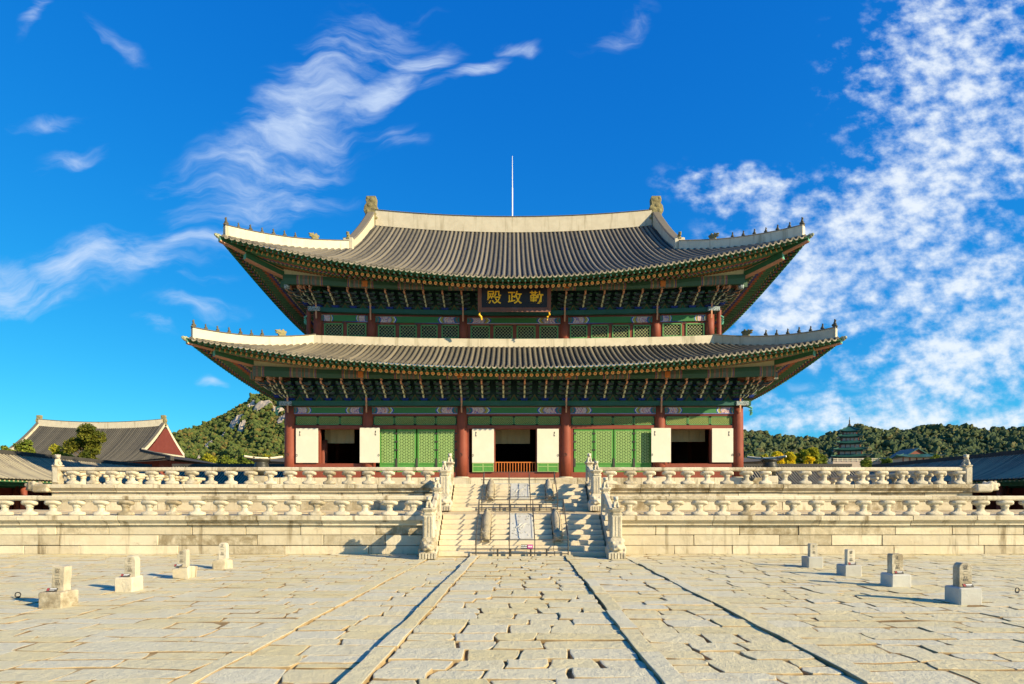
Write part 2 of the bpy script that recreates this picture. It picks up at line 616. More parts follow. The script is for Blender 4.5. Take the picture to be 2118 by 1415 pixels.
def painted_beam_mat(name, tone=1.0):
    """green beam with ornamented ends, laid out along the beam's own length"""
    m, nt, b = nodemat(name)
    k = NT(nt)
    g = k.n('ShaderNodeTexCoord').outputs['Generated']
    ob = k.n('ShaderNodeTexCoord').outputs['Object']
    s = k.n('ShaderNodeSeparateXYZ')
    k.l(g, s.inputs[0])
    u = k.math('MULTIPLY', k.math('ABSOLUTE', k.math('SUBTRACT', s.outputs[0], .5)), 2)
    zc = k.math('ABSOLUTE', k.math('SUBTRACT', s.outputs[2], .5))
    uu = k.math('ADD', u, k.math('MULTIPLY', k.math('COSINE', k.math('MULTIPLY', zc, 7.0)), .022))
    cr = k.n('ShaderNodeValToRGB')
    cr.color_ramp.interpolation = 'CONSTANT'
    e = cr.color_ramp.elements
    G = (.045, .18, .055, 1)
    e[0].position, e[0].color = 0, G
    e[1].position, e[1].color = .505, (.02, .06, .42, 1)
    W, PK, OR, PU, TE = (.62, .58, .50, 1), (.60, .25, .20, 1), (.55, .28, .03, 1), (.28, .22, .40, 1), (.03, .16, .13, 1)
    for pos, c in ((.535, W), (.555, (.10, .35, .12, 1)), (.575, OR), (.60, (.14, .20, .10, 1)), (.63, PU), (.66, W), (.68, OR), (.71, PK), (.73, W), (.745, PU),
                   (.77, PK), (.79, W), (.815, (.35, .05, .05, 1)), (.835, W), (.86, PK), (.875, (.03, .06, .33, 1)), (.90, TE), (.94, (.28, .06, .05, 1)), (.96, TE)):
        x = e.new(pos)
        x.color = c
    k.l(uu, cr.inputs[0])
    v = k.n('ShaderNodeTexVoronoi', feature='F1')
    v.inputs['Scale'].default_value = 7.5
    k.l(ob, v.inputs['Vector'])
    cr2 = k.n('ShaderNodeValToRGB')
    cr2.color_ramp.interpolation = 'CONSTANT'
    e2 = cr2.color_ramp.elements
    e2[0].position, e2[0].color = 0, (.50, .06, .05, 1)
    e2[1].position, e2[1].color = .2, W
    for pos, c in ((.34, PU), (.44, W), (.56, PK), (.70, (.10, .12, .38, 1))):
        x = e2.new(pos)
        x.color = c
    k.l(v.outputs['Distance'], cr2.inputs[0])
    inflor = k.math('MULTIPLY', k.math('GREATER_THAN', u, .64), k.math('LESS_THAN', u, .87))
    c = k.mix(k.math('MULTIPLY', inflor, .72), cr.outputs[0], cr2.outputs[0])
    # pale line under the beam, brown line above
    c = k.mix(k.math('LESS_THAN', s.outputs[2], .10), c, (.05, .10, .50))
    c = k.mix(k.math('LESS_THAN', s.outputs[2], .04), c, (.50, .45, .40))
    c = k.mix(k.math('GREATER_THAN', s.outputs[2], .88), c, (.26, .17, .11))
    n1 = k.noise(ob, 9, 5, .65)
    c = k.mix(k.math('MULTIPLY', k.ramp(n1, .45, .75), .35), c, (.05, .06, .04))
    k.l(c, b.inputs['Base Color'])
    b.inputs['Roughness'].default_value = .6
    b.inputs['Specular IOR Level'].default_value = .25
    return m


M['beam'] = painted_beam_mat('painted_beam')


def purlin_mat():
    m, nt, b = nodemat('painted_purlin')
    k = NT(nt)
    p = worldpos(k)
    s = k.n('ShaderNodeSeparateXYZ')
    k.l(p, s.inputs[0])
    u = k.math('ABSOLUTE', k.math('SUBTRACT', k.math('FRACT', k.math('DIVIDE', s.outputs[0], 3.35)), .5))
    cr = k.n('ShaderNodeValToRGB')
    cr.color_ramp.interpolation = 'CONSTANT'
    e = cr.color_ramp.elements
    e[0].position, e[0].color = 0, (.03, .09, .04, 1)
    e[1].position, e[1].color = .24, (.30, .10, .05, 1)
    for pos, c in ((.26, (.05, .06, .20, 1)), (.275, (.38, .24, .06, 1)), (.30, (.09, .13, .07, 1)), (.36, (.24, .12, .08, 1)), (.40, (.10, .13, .10, 1)), (.46, (.32, .12, .05, 1)), (.48, (.06, .12, .06, 1))):
        x = e.new(pos)
        x.color = c
    k.l(u, cr.inputs[0])
    n = k.noise(p, 8, 6, .7)
    c = k.mix(k.math('MULTIPLY', k.ramp(n, .4, .7), .5), cr.outputs[0], (.03, .06, .03))
    k.l(c, b.inputs['Base Color'])
    b.inputs['Roughness'].default_value = .6
    return m


M['purlin'] = purlin_mat()


def foliage_mat(name, c1, c2, c3, transl=.25):
    m, nt, b = nodemat(name)
    k = NT(nt)
    p = worldpos(k)
    r = k.n('ShaderNodeNewGeometry').outputs['Random Per Island']
    c = k.mix(r, c1, c2)
    c = k.mix(k.ramp(k.noise(p, .35, 4, .6), .42, .66), c, c3)
    k.l(c, b.inputs['Base Color'])
    b.inputs['Roughness'].default_value = .7
    b.inputs['Specular IOR Level'].default_value = .15
    tr = k.n('ShaderNodeBsdfTranslucent')
    k.l(c, tr.inputs['Color'])
    mx = k.n('ShaderNodeMixShader')
    mx.inputs[0].default_value = transl
    k.l(b.outputs[0], mx.inputs[1])
    k.l(tr.outputs[0], mx.inputs[2])
    k.l(mx.outputs[0], nt.nodes['Material Output'].inputs['Surface'])
    return m


M['leaf'] = foliage_mat('juniper_leaf', (.10, .12, .012), (.20, .19, .025), (.06, .085, .012))
M['ginkgo'] = foliage_mat('ginkgo_leaf', (.85, .64, .02), (.80, .58, .02), (.60, .52, .03), .4)
M['leafgreen'] = foliage_mat('green_leaf', (.14, .20, .025), (.24, .26, .03), (.08, .13, .02))
M['leafyel'] = foliage_mat('yellowing_leaf', (.40, .38, .03), (.50, .44, .03), (.22, .26, .03), .4)


def forest_mat(name, a, b_, c_, sc=.02, rusty=(.17, .11, .035)):
    m, nt, b = nodemat(name)
    k = NT(nt)
    p = worldpos(k)
    r = k.n('ShaderNodeNewGeometry').outputs['Random Per Island']
    c = k.mix(r, a, b_)
    c = k.mix(k.math('MULTIPLY', k.ramp(k.noise(p, sc, 5, .65), .42, .62), .8), c, c_)
    c = k.mix(k.math('MULTIPLY', k.math('GREATER_THAN', k.math('FRACT', k.math('MULTIPLY', r, 17.3)), .86), .6), c, rusty)
    k.l(c, b.inputs['Base Color'])
    b.inputs['Roughness'].default_value = .9
    b.inputs['Specular IOR Level'].default_value = .05
    return m


M['forest_left'] = forest_mat('mountain_wood', (.050, .082, .022), (.125, .135, .036), (.075, .10, .028))
M['forest_right'] = forest_mat('hill_wood', (.050, .078, .034), (.105, .115, .045), (.060, .085, .042), .012, (.15, .12, .05))
M['rock'] = stone_mat('mountain_rock', (.44, .37, .28), (.32, .27, .21), (.25, .22, .18), stain=.7, bump=0, fine=.3, piece=0)

# ------------------------------------------------------------------ ground and paving
mb = MB()
mb.add([(-6000, -3000, -.06), (6000, -3000, -.06), (6000, 9000, -.06), (-6000, 9000, -.06)], [(0, 1, 2, 3)])
tag(mb.build('ground', M['sand']), kind='structure')

LL = lambda Y: -1.41 - (22.09 - Y) * .026
LR = lambda Y: 1.84 - (22.09 - Y) * .0169
OL = lambda Y: -3.25 - (17.3 - Y) * .045
OR_ = lambda Y: 3.88 - (20.8 - Y) * .006
KW = .27


def stone_piece(mb, pts, z0, z1, b, tilt):
    """pts: outline (x, y); chamfered slab"""
    cx = sum(p[0] for p in pts) / len(pts)
    cy = sum(p[1] for p in pts) / len(pts)

    def ring(inset, z, tl=0.):
        out = []
        for x, y in pts:
            d = math.hypot(x - cx, y - cy) or 1
            f = max(0., 1 - inset / d)
            xx, yy = cx + (x - cx) * f, cy + (y - cy) * f
            out.append((xx, yy, z + tl * ((xx - cx) * tilt[0] + (yy - cy) * tilt[1])))
        return out
    k = len(pts)
    mb.rings([ring(0, z0), ring(0, z1 - b, 1), ring(b * .45, z1 - b * .25, 1), ring(b * 1.3, z1, 1)])
    mb.m[-3 * k - 2:-k - 2] = [1] * (2 * k)


def make_stones(XL, XR, Y0, Y1, depth, length, ztop, gap, wob=.04, z0=-.04, seed=1, bev=.012, zj=.010):
    """courses of uneven slabs between two lane lines -> list of (weight, MB)"""
    rnd = random.Random(seed)
    ys = [Y0]
    while ys[-1] < Y1:
        ys.append(ys[-1] + rnd.uniform(*depth))
    ys[-1] = Y1
    ph = [(rnd.uniform(0, 6.3), rnd.uniform(0, 6.3), rnd.uniform(.4, 1.)) for _ in ys]

    def yb(i, x):
        if i == 0 or i == len(ys) - 1:
            return ys[i]
        a, b, k = ph[i]
        return ys[i] + wob * k * (math.sin(x * .9 + a) + .6 * math.sin(x * 2.7 + b))
    out = []
    for i in range(len(ys) - 1):
        ym = (ys[i] + ys[i + 1]) / 2
        xa, xb = XL(ym), XR(ym)
        x = xa
        skew = 0.
        while x < xb - .05:
            w = rnd.uniform(*length)
            x2 = x + w
            if xb - x2 < length[0] * .7:
                x2 = xb
            last = x2 >= xb - 1e-6
            sk2 = 0. if last else rnd.uniform(-.07, .07)
            if rnd.random() < .12 and ys[i + 1] - ys[i] > .5:      # a pair of thin slabs
                cuts = [0, rnd.uniform(.4, .6), 1]
            else:
                cuts = [0, 1]
            for c in range(len(cuts) - 1):
                t0, t1 = cuts[c], cuts[c + 1]
                g = rnd.uniform(*gap) * (1 + max(0, ys[i] - 12) * .16) * (2.2 if rnd.random() < .14 else 1)
                gx = rnd.uniform(*gap)

                def q(s, t):
                    X = lerp(x + skew * (t - .5), x2 + sk2 * (t - .5), s)
                    if X - xa < .02:
                        X = XL(lerp(ys[i], ys[i + 1], t))
                    if xb - X < .02:
                        X = XR(lerp(ys[i], ys[i + 1], t))
                    return X, lerp(yb(i, X), yb(i + 1, X), t)
                raw = [q(0, t0), q(.33, t0), q(.67, t0), q(1, t0), q(1, lerp(t0, t1, .5)), q(1, t1), q(.67, t1), q(.33, t1), q(0, t1), q(0, lerp(t0, t1, .5))]
                mx = sum(p[0] for p in raw) / 10
                my = sum(p[1] for p in raw) / 10
                hx = max(.05, (x2 - x) / 2)
                hy = max(.05, (ys[i + 1] - ys[i]) * (t1 - t0) / 2)
                pts = []
                for n_, (X, Y) in enumerate(raw):
                    j = .026
                    X = mx + (X - mx) * max(.3, 1 - gx / 2 / hx) + rnd.uniform(-j, j)
                    Y = my + (Y - my) * max(.3, 1 - g / 2 / hy) + rnd.uniform(-j, j)
                    if n_ in (0, 3, 5, 8):
                        X += (mx - X) * .035 / hx * rnd.random()
                        Y += (my - Y) * .02 / hy * rnd.random()
                    pts.append((X, Y))
                m = MB()
                stone_piece(m, pts, z0, ztop + rnd.uniform(-zj, zj), bev, (rnd.gauss(0, .006), rnd.gauss(0, .010)))
                wgt = (x2 - x) * (ys[i + 1] - ys[i]) * (t1 - t0) / my ** 3
                if abs(mx) > .87 * my + .5 or my < 6.0:
                    wgt = 0
                out.append((wgt, m))
            x, skew = x2, sk2
    return out


def lay(name, sheet, zs, stones, mat, piece='paving_stone', limit=300, dirt='dirt'):
    s = MB()
    s.add([(x, y, zs) for x, y in sheet], [tuple(range(len(sheet)))])
    so_ = tag(s.build(name, M[dirt]), kind='structure')
    stones.sort(key=lambda t: -t[0])
    rest = MB()
    n = 0
    for w, m in stones:
        if w > 0 and n < limit:
            m.build(piece, [mat, M['edge']], so_)
            n += 1
        else:
            b0 = len(rest.v)
            rest.v += m.v
            rest.f += [tuple(i + b0 for i in f) for f in m.f]
            rest.m += m.m
    if rest.v:
        rest.build(piece + 's_beyond', [mat, M['edge']], so_, kind='stuff')
    return so_


YA, YB = 4.2, 21.35
ysamp = [YA + (YB - YA) * i / 8 for i in range(9)]


def lane_sheet(a, b, y0=YA, y1=YB):
    ys = [lerp(y0, y1, i / 8) for i in range(9)]
    return [(a(y), y) for y in ys] + [(b(y), y) for y in reversed(ys)]


lay('central_path', lane_sheet(lambda y: LL(y) + KW * .5, lambda y: LR(y) + .05), .022,
    make_stones(lambda y: LL(y) + KW, lambda y: LR(y), YA, YB, (.38, .62), (.5, 1.1), .062, (.005, .022), wob=.03, z0=.0, seed=3, bev=.016, zj=.014), M['paving'])
lay('side_path', lane_sheet(lambda y: OL(y) + .1, lambda y: LL(y) + .05), -.030,
    make_stones(lambda y: OL(y) + KW, lambda y: LL(y) - .03, YA, YB, (.36, .62), (.5, 1.2), .010, (.004, .024), wob=.035, z0=-.05, seed=4, bev=.014), M['paving'])
lay('side_path', lane_sheet(lambda y: LR(y) + .2, lambda y: OR_(y) + .05), -.005,
    make_stones(lambda y: LR(y) + KW, lambda y: OR_(y), YA, YB, (.36, .62), (.5, 1.2), .036, (.004, .024), wob=.035, z0=-.03, seed=5, bev=.014, zj=.014), M['paving'])
WALLX = 27.0
lay('courtyard_left', [(-WALLX, YA), (OL(YA) + .05, YA), (OL(22.9) + .05, 22.9), (-WALLX, 22.9)], .0,
    make_stones(lambda y: -WALLX, lambda y: OL(y), YA, 22.72, (.30, .56), (.45, 1.35), .010, (.003, .034), wob=.07, z0=-.04, seed=6, zj=.005, bev=.007), M['paving'])
lay('courtyard_right', [(OR_(YA) + .2, YA), (WALLX, YA), (WALLX, 22.9), (OR_(22.9) + .2, 22.9)], .0,
    make_stones(lambda y: OR_(y) + KW, lambda y: WALLX, YA, 22.72, (.30, .56), (.45, 1.35), .011, (.003, .030), wob=.08, z0=-.04, seed=8, zj=.008, bev=.008), M['paving'])
# strip of paving at the foot of the stairs, between the newels
lay('stair_apron', [(OL(22) - .3, YB - .0), (OR_(22) + .4, YB), (OR_(22) + .4, 22.2), (OL(22) - .3, 22.2)], .004,
    make_stones(lambda y: OL(22), lambda y: OR_(22) + .1, YB + .02, 22.1, (.35, .4), (1.0, 2.2), .030, (.012, .03), wob=.02, z0=-.02, seed=9), M['paving'])


def kerb(f, z1, seed, w=KW):
    rnd = random.Random(seed)
    y = YA
    out = []
    while y < YB - .1:
        y2 = min(YB, y + rnd.uniform(.9, 2.0))
        m = MB()
        o0, o1 = rnd.uniform(-.025, .025), rnd.uniform(-.025, .025)
        a, b = f(y) + o0, f(y2) + o1
        pts = [(a, y + .01), (a + w, y + .01), ((a + b) / 2 + w + rnd.uniform(-.015, .015), (y + y2) / 2), (b + w, y2 - .01), (b, y2 - .01), (lerp(a, b, .65) + rnd.uniform(-.02, .02), lerp(y, y2, .65)), (lerp(a, b, .3) + rnd.uniform(-.02, .02), lerp(y, y2, .3))]
        stone_piece(m, pts, -.05, z1 + rnd.uniform(-.008, .012), .02, (rnd.gauss(0, .01), rnd.gauss(0, .003)))
        out.append(m)
        y = y2
    return out


cp = bpy.data.objects['central_path']
for f, z1, sd in ((LL, .085, 1), (LR, .098, 2)):
    for m in kerb(f, z1, sd):
        m.build('kerb_stone', [M['paving'], M['edge']], cp)
for nm, f, z1, sd in (('side_path', OL, .022, 3), ('side_path.001', OR_, .060, 4)):
    for m in kerb(f, z1, sd):
        m.build('kerb_stone', [M['paving'], M['edge']], bpy.data.objects[nm])

# ------------------------------------------------------------------ terraces
YL, YU = 22.7, 27.85
SX = .35                                   # axis of the stairs


def blocks(parent, x0, x1, y, courses, seed, lens=(1.8, 3.9), depth=.45):
    rnd = random.Random(seed)
    for z0, z1 in courses:
        x = x0
        while x < x1 - .05:
            x2 = x + rnd.uniform(*lens)
            if x1 - x2 < lens[0] * .6:
                x2 = x1
            m = MB()
            off = rnd.uniform(-.012, .012)
            m.bevbox(x + .012, x2 - .012, y + off, y + depth, z0 + .011, z1 - .011, .011, 0, .006)
            m.build('stone_block', M['wall'], parent)
            x = x2


def copings(parent, x0, x1, y, z0, z1, seed, lens=(2.2, 4.2)):
    rnd = random.Random(seed)
    h = z1 - z0
    prof = [(.0, .0), (-.10, .0), (-.11, .02), (-.11, .16 * h), (-.20, .50 * h), (-.26, .52 * h), (-.27, .55 * h), (-.27, .95 * h), (-.25, h), (.45, h), (.45, 0)]
    x = x0
    while x < x1 - .05:
        x2 = x + rnd.uniform(*lens)
        if x1 - x2 < 1.4:
            x2 = x1
        j = [rnd.uniform(-.008, .008) for _ in range(2)]
        m = MB()
        m.rings([[(xx, y + p + j[0], z0 + q + j[1]) for p, q in prof] for xx in (x + .012, x2 - .012)])
        m.build('coping_stone', M['wall'], parent)
        x = x2


def terrace(name, label, X, y0, y1, zb, zt, courses, cop, gap, recess, seed, floor_rise, ychop):
    t = thing(name, label, 'terrace', (0, (y0 + y1) / 2, zb))
    core = MB()
    ztc = zt - .07
    for a, b, ya in ((-X + .02, gap[0], y0 + .44), (gap[0], gap[1], y0 + recess), (gap[1], X - .02, y0 + .44)):
        core.box(a, b, ya, y1, zb - .1, ztc)
    core.build('core', M['joint'], t)
    for i, (a, b) in enumerate(((-X, gap[0]), (gap[1], X))):
        blocks(t, a, b, y0, courses, seed + i)
        copings(t, a, b, y0, cop[0], cop[1], seed + 5 + i)
    rest = MB()
    for i, (a, b) in enumerate(((-X + .02, gap[0] - .01), (gap[0], gap[1]), (gap[1] + .01, X - .02))):
        ys = y0 + (.46 if i != 1 else recess + .02)
        for w, m in make_stones(lambda y: a, lambda y: b, ys, ychop, (.75, 1.1), (1.1, 2.2), 0, (.01, .02), wob=.02, z0=-.06, seed=seed + 20 + i, zj=.004):
            rest.add([(x, y, zt + floor_rise * min(1, max(0, (y - y0) / 5.)) + z) for x, y, z in m.v], m.f)
    rest.build('floor_slabs', M['terrace_floor'], t, kind='stuff')
    return t


lt = terrace('stone_terrace', 'lower, wider granite terrace tier rising from the paved courtyard', 26.5, YL, 82, 0, 1.44,
             [(0, .33), (.33, .72), (.72, 1.08)], (1.08, 1.44), (SX - 3.05, SX + 3.05), .95, 40, .12, 29.0)
ut = terrace('stone_terrace', 'upper tier of the pale granite terrace, directly carrying the two-storey hall', 20.9, YU, 78, 1.5, 2.72,
             [(1.50, 1.93), (1.93, 2.36)], (2.36, 2.72), (SX - 3.1, SX + 3.1), .75, 60, .02, 44.0)


# ------------------------------------------------------------------ carved stone pieces
def baluster_mesh(h=.55):
    m = MB()
    prof = [(0, .28, .16), (.03, .30, .175), (.10, .295, .17), (.14, .25, .155), (.18, .17, .13), (.24, .130, .11), (.30, .114, .10), (.45, .108, .098), (.56, .112, .10), (.60, .138, .12), (.65, .140, .12), (.68, .116, .105), (.74, .130, .11),
            (.79, .19, .135), (.82, .27, .165), (.86, .295, .175), (.94, .30, .18), (.98, .285, .175), (1.0, .265, .165)]
    rs = []
    for t, rx, ry in prof:
        ring = []
        for i in range(16):
            a = 2 * math.pi * i / 16
            c, s = math.cos(a), math.sin(a)
            x = rx * math.copysign(abs(c) ** .8, c)
            y = ry * math.copysign(abs(s) ** .7, s)
            z = t * h
            if t > .6:
                z -= .065 * abs(c) ** 4 * (1 if t < .9 else .5)
            elif t < .25:
                z += .05 * abs(c) ** 2.2 * (1 if t > .03 else .3)
            lob = 1 + (.04 * math.cos(6 * a) if t > .6 or t < .25 else 0)
            ring.append((x * lob, y * lob, z))
        rs.append(ring)
    m.rings(rs)
    return m.mesh('baluster', M['carved'], smooth=True)


BAL = baluster_mesh()


def lion(m, c, s=1., f=-1):
    """small seated guardian beast, facing y*f, height about .36*s"""
    x, y, z = c

    def S(dx, dy, dz, r):
        r = tuple(q * s for q in r) if isinstance(r, tuple) else r * s
        m.sph((x + dx * s, y + dy * s * -f, z + dz * s), r, 10, 7)
    S(0, .03, .11, (.095, .13, .12))
    S(0, -.04, .17, (.085, .08, .12))
    S(0, -.07, .29, (.085, .09, .08))
    S(0, -.15, .27, (.05, .05, .04))
    S(0, .0, .30, (.085, .07, .085))
    for q in (-1, 1):
        S(q * .07, -.02, .355, (.025, .02, .03))
        S(q * .06, -.10, .10, (.035, .035, .11))
        S(q * .07, -.13, .015, (.04, .055, .03))
        S(q * .085, .08, .06, (.045, .09, .07))
    S(0, .15, .14, (.03, .03, .10))
    S(0, .02, .0, (.12, .18, .03))


def newel_meshes():
    b = MB()                                     # squat beast that carries the post
    b.bevbox(-.30, .30, -.30, .30, 0, .24, .03)
    b.sph((0, -.02, .42), (.30, .31, .26), 16, 12)
    b.sph((0, -.24, .40), (.20, .14, .13), 12, 8)
    b.sph((0, -.36, .43), (.07, .05, .05), 8, 6)
    for q in (-1, 1):
        b.sph((q * .13, -.26, .54), (.065, .06, .06), 8, 6)
        b.sph((q * .24, -.10, .60), (.06, .09, .07), 8, 6)
        b.sph((q * .28, -.02, .30), (.08, .22, .16), 10, 8)
        b.sph((q * .10, -.35, .33), (.07, .04, .035), 8, 6)
    b.box(-.22, .22, -.22, .22, .50, .71)
    beast = fused(b, 'beast_base', M['carved'], .028)
    c = MB()                                      # claws
    for q in range(6):
        xx = -.25 + q * .10
        c.rings([[(xx + dx * .032, -.315 - dy * .02, z) for dx, dy in ((-1, -1), (1, -1), (1, 1), (-1, 1))] for z in (.02, .21)])
    claws = c.mesh('claws', M['carved'])
    s = MB()                                      # fluted post
    s.bevbox(-.19, .19, -.19, .19, .69, 1.50, .035)
    for q in (-1, 0, 1):
        s.box(q * .11 - .025, q * .11 + .025, -.203, -.19, .76, 1.43)
    shaft = s.mesh('post_shaft', M['carved'])
    k = MB()
    for z0, z1, r0, r1 in ((1.50, 1.54, .21, .21), (1.54, 1.60, .17, .19), (1.60, 1.68, .20, .26), (1.68, 1.72, .26, .24)):
        k.rings([[(q[0] * r, q[1] * r, z) for q in ((-1, -.6), (-.6, -1), (.6, -1), (1, -.6), (1, .6), (.6, 1), (-.6, 1), (-1, .6))] for r, z in ((r0, z0), (r1, z1))])
    cap = k.mesh('post_capital', M['carved'])
    l = MB()
    lion(l, (0, 0, 1.74), 1.0)
    st = fused(l, 'lion_statue', M['carved'], .016)
    return beast, claws, shaft, cap, st


NB, NCL, NSH, NCAP, NST = newel_meshes()


def post_meshes():
    s = MB()
    s.bevbox(-.15, .15, -.15, .15, 0, .80, .03)
    s.box(-.09, .09, -.163, -.15, .10, .72)
    k = MB()
    for z0, z1, r0, r1 in ((.80, .84, .17, .17), (.84, .90, .13, .15), (.90, .98, .16, .215), (.98, 1.02, .215, .19)):
        k.rings([[(q[0] * r, q[1] * r, z) for q in ((-1, -.6), (-.6, -1), (.6, -1), (1, -.6), (1, .6), (.6, 1), (-.6, 1), (-1, .6))] for r, z in ((r0, z0), (r1, z1))])
    return s.mesh('post_shaft', M['carved']), k.mesh('post_capital', M['carved'])


PSH, PCAP = post_meshes()
l = MB()
lion(l, (0, 0, 0), 1.0)
LION = fused(l, 'lion_statue', M['carved'], .016)


def rail_piece(parent, p0, p1, w=.21, h=.18, g=.004, name='rail_stone'):
    """octagonal rail stone between two points"""
    p0, p1 = Vector(p0), Vector(p1)
    t = (p1 - p0).normalized()
    a = t.cross(Vector((0, 0, 1))).normalized()
    b = a.cross(t)
    j = random.uniform(-.006, .006)
    sec = [(-.5, -.25), (-.3, -.5), (.3, -.5), (.5, -.25), (.5, .25), (.3, .5), (-.3, .5), (-.5, .25)]
    m = MB()
    m.rings([[tuple(p + a * (q[0] * w) + b * (q[1] * h + j)) for q in reversed(sec)] for p in (p0 + t * g, p1 - t * g)])
    return m.build(name, M['wall'], parent)


def rail_run(parent, a, b, seed, w=.21, h=.18, step=(1.7, 2.4)):
    rnd = random.Random(seed)
    a, b = Vector(a), Vector(b)
    L = (b - a).length
    s = 0.
    while s < L - .05:
        s2 = s + rnd.uniform(*step)
        if L - s2 < 1.0:
            s2 = L
        rail_piece(parent, a + (b - a) * (s / L), a + (b - a) * (s2 / L), w, h)
        s = s2


def front_balustrade(label, x_first, spacing, x_end, x_in, y, zc, zr0, zr1, seed, sgn):
    t = thing('stone_balustrade', label, 'balustrade', (x_first, y, zc), group='terrace balustrades')
    x = x_first
    hb = (zr0 - zc) / .55
    rnd = random.Random(seed)
    while abs(x) < abs(x_end):
        inst('baluster', BAL, t, T(x + rnd.uniform(-.02, .02), y, zc, rnd.uniform(-.05, .05), (rnd.uniform(.93, 1.05), 1, hb * 1.005)))
        x += sgn * spacing
    rail_run(t, (x_in, y, (zr0 + zr1) / 2), (x_end, y, (zr0 + zr1) / 2), seed)
    return t


front_balustrade('lower tier stone balustrade between stairs and the side with the big-gabled roof', -3.64, .888, -26.3, -2.95, YL + .0, 1.443, 1.99, 2.175, 11, -1)
front_balustrade('lower tier stone balustrade between stairs and the side with the pagoda', 4.32, .868, 26.3, 3.65, YL + .0, 1.443, 1.99, 2.175, 12, 1)
bul = front_balustrade('upper tier stone balustrade between stairs and the side with the big-gabled roof', -3.82, .893, -20.45, -2.95, YU, 2.723, 3.32, 3.495, 13, -1)
bur = front_balustrade('upper tier stone balustrade between stairs and the side with the pagoda', 4.46, .880, 20.45, 3.72, YU, 2.723, 3.32, 3.495, 14, 1)


def corner_beast_mesh():
    m = MB()
    m.bevbox(-.20, .55, -.26, .30, -.26, .12, .06)
    m.bevbox(-.46, .0, -.22, .24, -.20, .20, .09)
    m.bevbox(-.62, -.3, -.15, .17, -.02, .17, .05)
    m.bevbox(-.58, -.3, -.13, .15, -.18, -.06, .04)
    for q in (-1, 1):
        m.sph((-.36, .01 + q * .15, .21), (.08, .06, .06), 8, 6)
        m.sph((-.15, .01 + q * .2, .16), (.12, .06, .1), 8, 6)
    return fused(m, 'corner_beast', M['carved'], .035)


CB = corner_beast_mesh()
for sgn, b, side in ((-1, bul, 'towards the big-gabled grey roof'), (1, bur, 'towards the pagoda')):
    X = sgn * 20.6
    p = inst('corner_post', PSH, b, T(X, YU, 2.723, 0, (1.15, 1.15, 1.0)))
    inst('post_capital', PCAP, p, T(X, YU, 2.723, 0, (1.0, 1.0, .86)))
    inst('lion_statue', LION, p, T(X, YU, 2.723 + .87, -sgn * .6, 1.3))
    inst('corner_beast', CB, b, T(X + sgn * .75, YU - .1, 2.62, 0 if sgn < 0 else math.pi, 1.0))
    t = thing('stone_balustrade', 'stone balustrade along the flank of the upper tier, ' + side, 'balustrade', (X, YU + 5, 2.72), group='terrace balustrades')
    for i in range(14):
        inst('baluster', BAL, t, T(X, YU + .75 + i * .9, 2.743, math.pi / 2, (1, 1, 1.05)))
    rail_run(t, (X, YU + .2, 3.405), (X, YU + 13.2, 3.405), 15)


# ------------------------------------------------------------------ stairs
def carved_slab_mesh(w, L):
    """slab lying on the slope: raised border with two birds and clouds in low relief"""
    m = MB()
    m.bevbox(-w / 2, w / 2, 0, L, -.16, 0, .012)
    for a, b, c, d in ((-w / 2 + .02, -w / 2 + .07, .02, L - .02), (w / 2 - .07, w / 2 - .02, .02, L - .02), (-w / 2 + .07, w / 2 - .07, .02, .07), (-w / 2 + .07, w / 2 - .07, L - .07, L - .02)):
        m.box(a, b, c, d, 0, .018)
    rnd = random.Random(4)
    for i in range(26):
        cx, cy = rnd.uniform(-w / 2 + .13, w / 2 - .13), rnd.uniform(.15, L - .15)
        r = rnd.uniform(.03, .07)
        a0 = rnd.uniform(0, 6)
        pts = [(cx + r * (1 - .12 * j) * math.cos(a0 + j * .8), cy + r * (1 - .12 * j) * math.sin(a0 + j * .8), .006) for j in range(7)]
        m.tube(pts, .013, 5)
    for q in (-1, 1):
        pts = [(q * .05 + .14 * q * math.cos(t * .5), L / 2 + q * .02 + .16 * math.sin(t * .6 + q), .008) for t in range(9)]
        m.tube(pts, [.02, .03, .035, .035, .03, .025, .02, .015, .01], 6)
    return m.mesh('carved_slab', M['greystone'])


def haetae_mesh(dy, dz):
    """long-bodied guardian lying down the slope, head at the foot"""
    m = MB()
    n = 12
    for i in range(n + 1):
        t = i / n
        y = t * dy
        z = t * dz + .16 + .13 * math.sin(math.pi * min(1, t * 1.05)) * 1.0
        r = .15 + .05 * math.sin(math.pi * (t * .9 + .1))
        m.sph((0, y, z), (r * .9, r * 1.0, r), 12, 8)
    m.sph((0, -.03, .22), (.17, .16, .19), 12, 9)
    m.sph((0, -.17, .18), (.11, .10, .10), 10, 7)
    for q in (-1, 1):
        m.sph((q * .10, -.10, .32), (.045, .05, .045), 8, 6)
        m.sph((q * .14, .02, .36), (.04, .06, .06), 8, 6)
        m.sph((q * .13, -.10, .05), (.06, .12, .07), 8, 6)
        m.sph((q * .13, dy * .8, dz * .8 + .12), (.07, .18, .13), 8, 6)
    for i in range(9):
        t = .1 + i * .09
        m.sph((0, t * dy, t * dz + .34 + .12 * math.sin(math.pi * t)), (.05, .05, .05), 8, 6)
    m.sph((0, dy * .97, dz + .12), (.13, .2, .14), 8, 6)
    return fused(m, 'carved_beast', M['weathered'], .026)


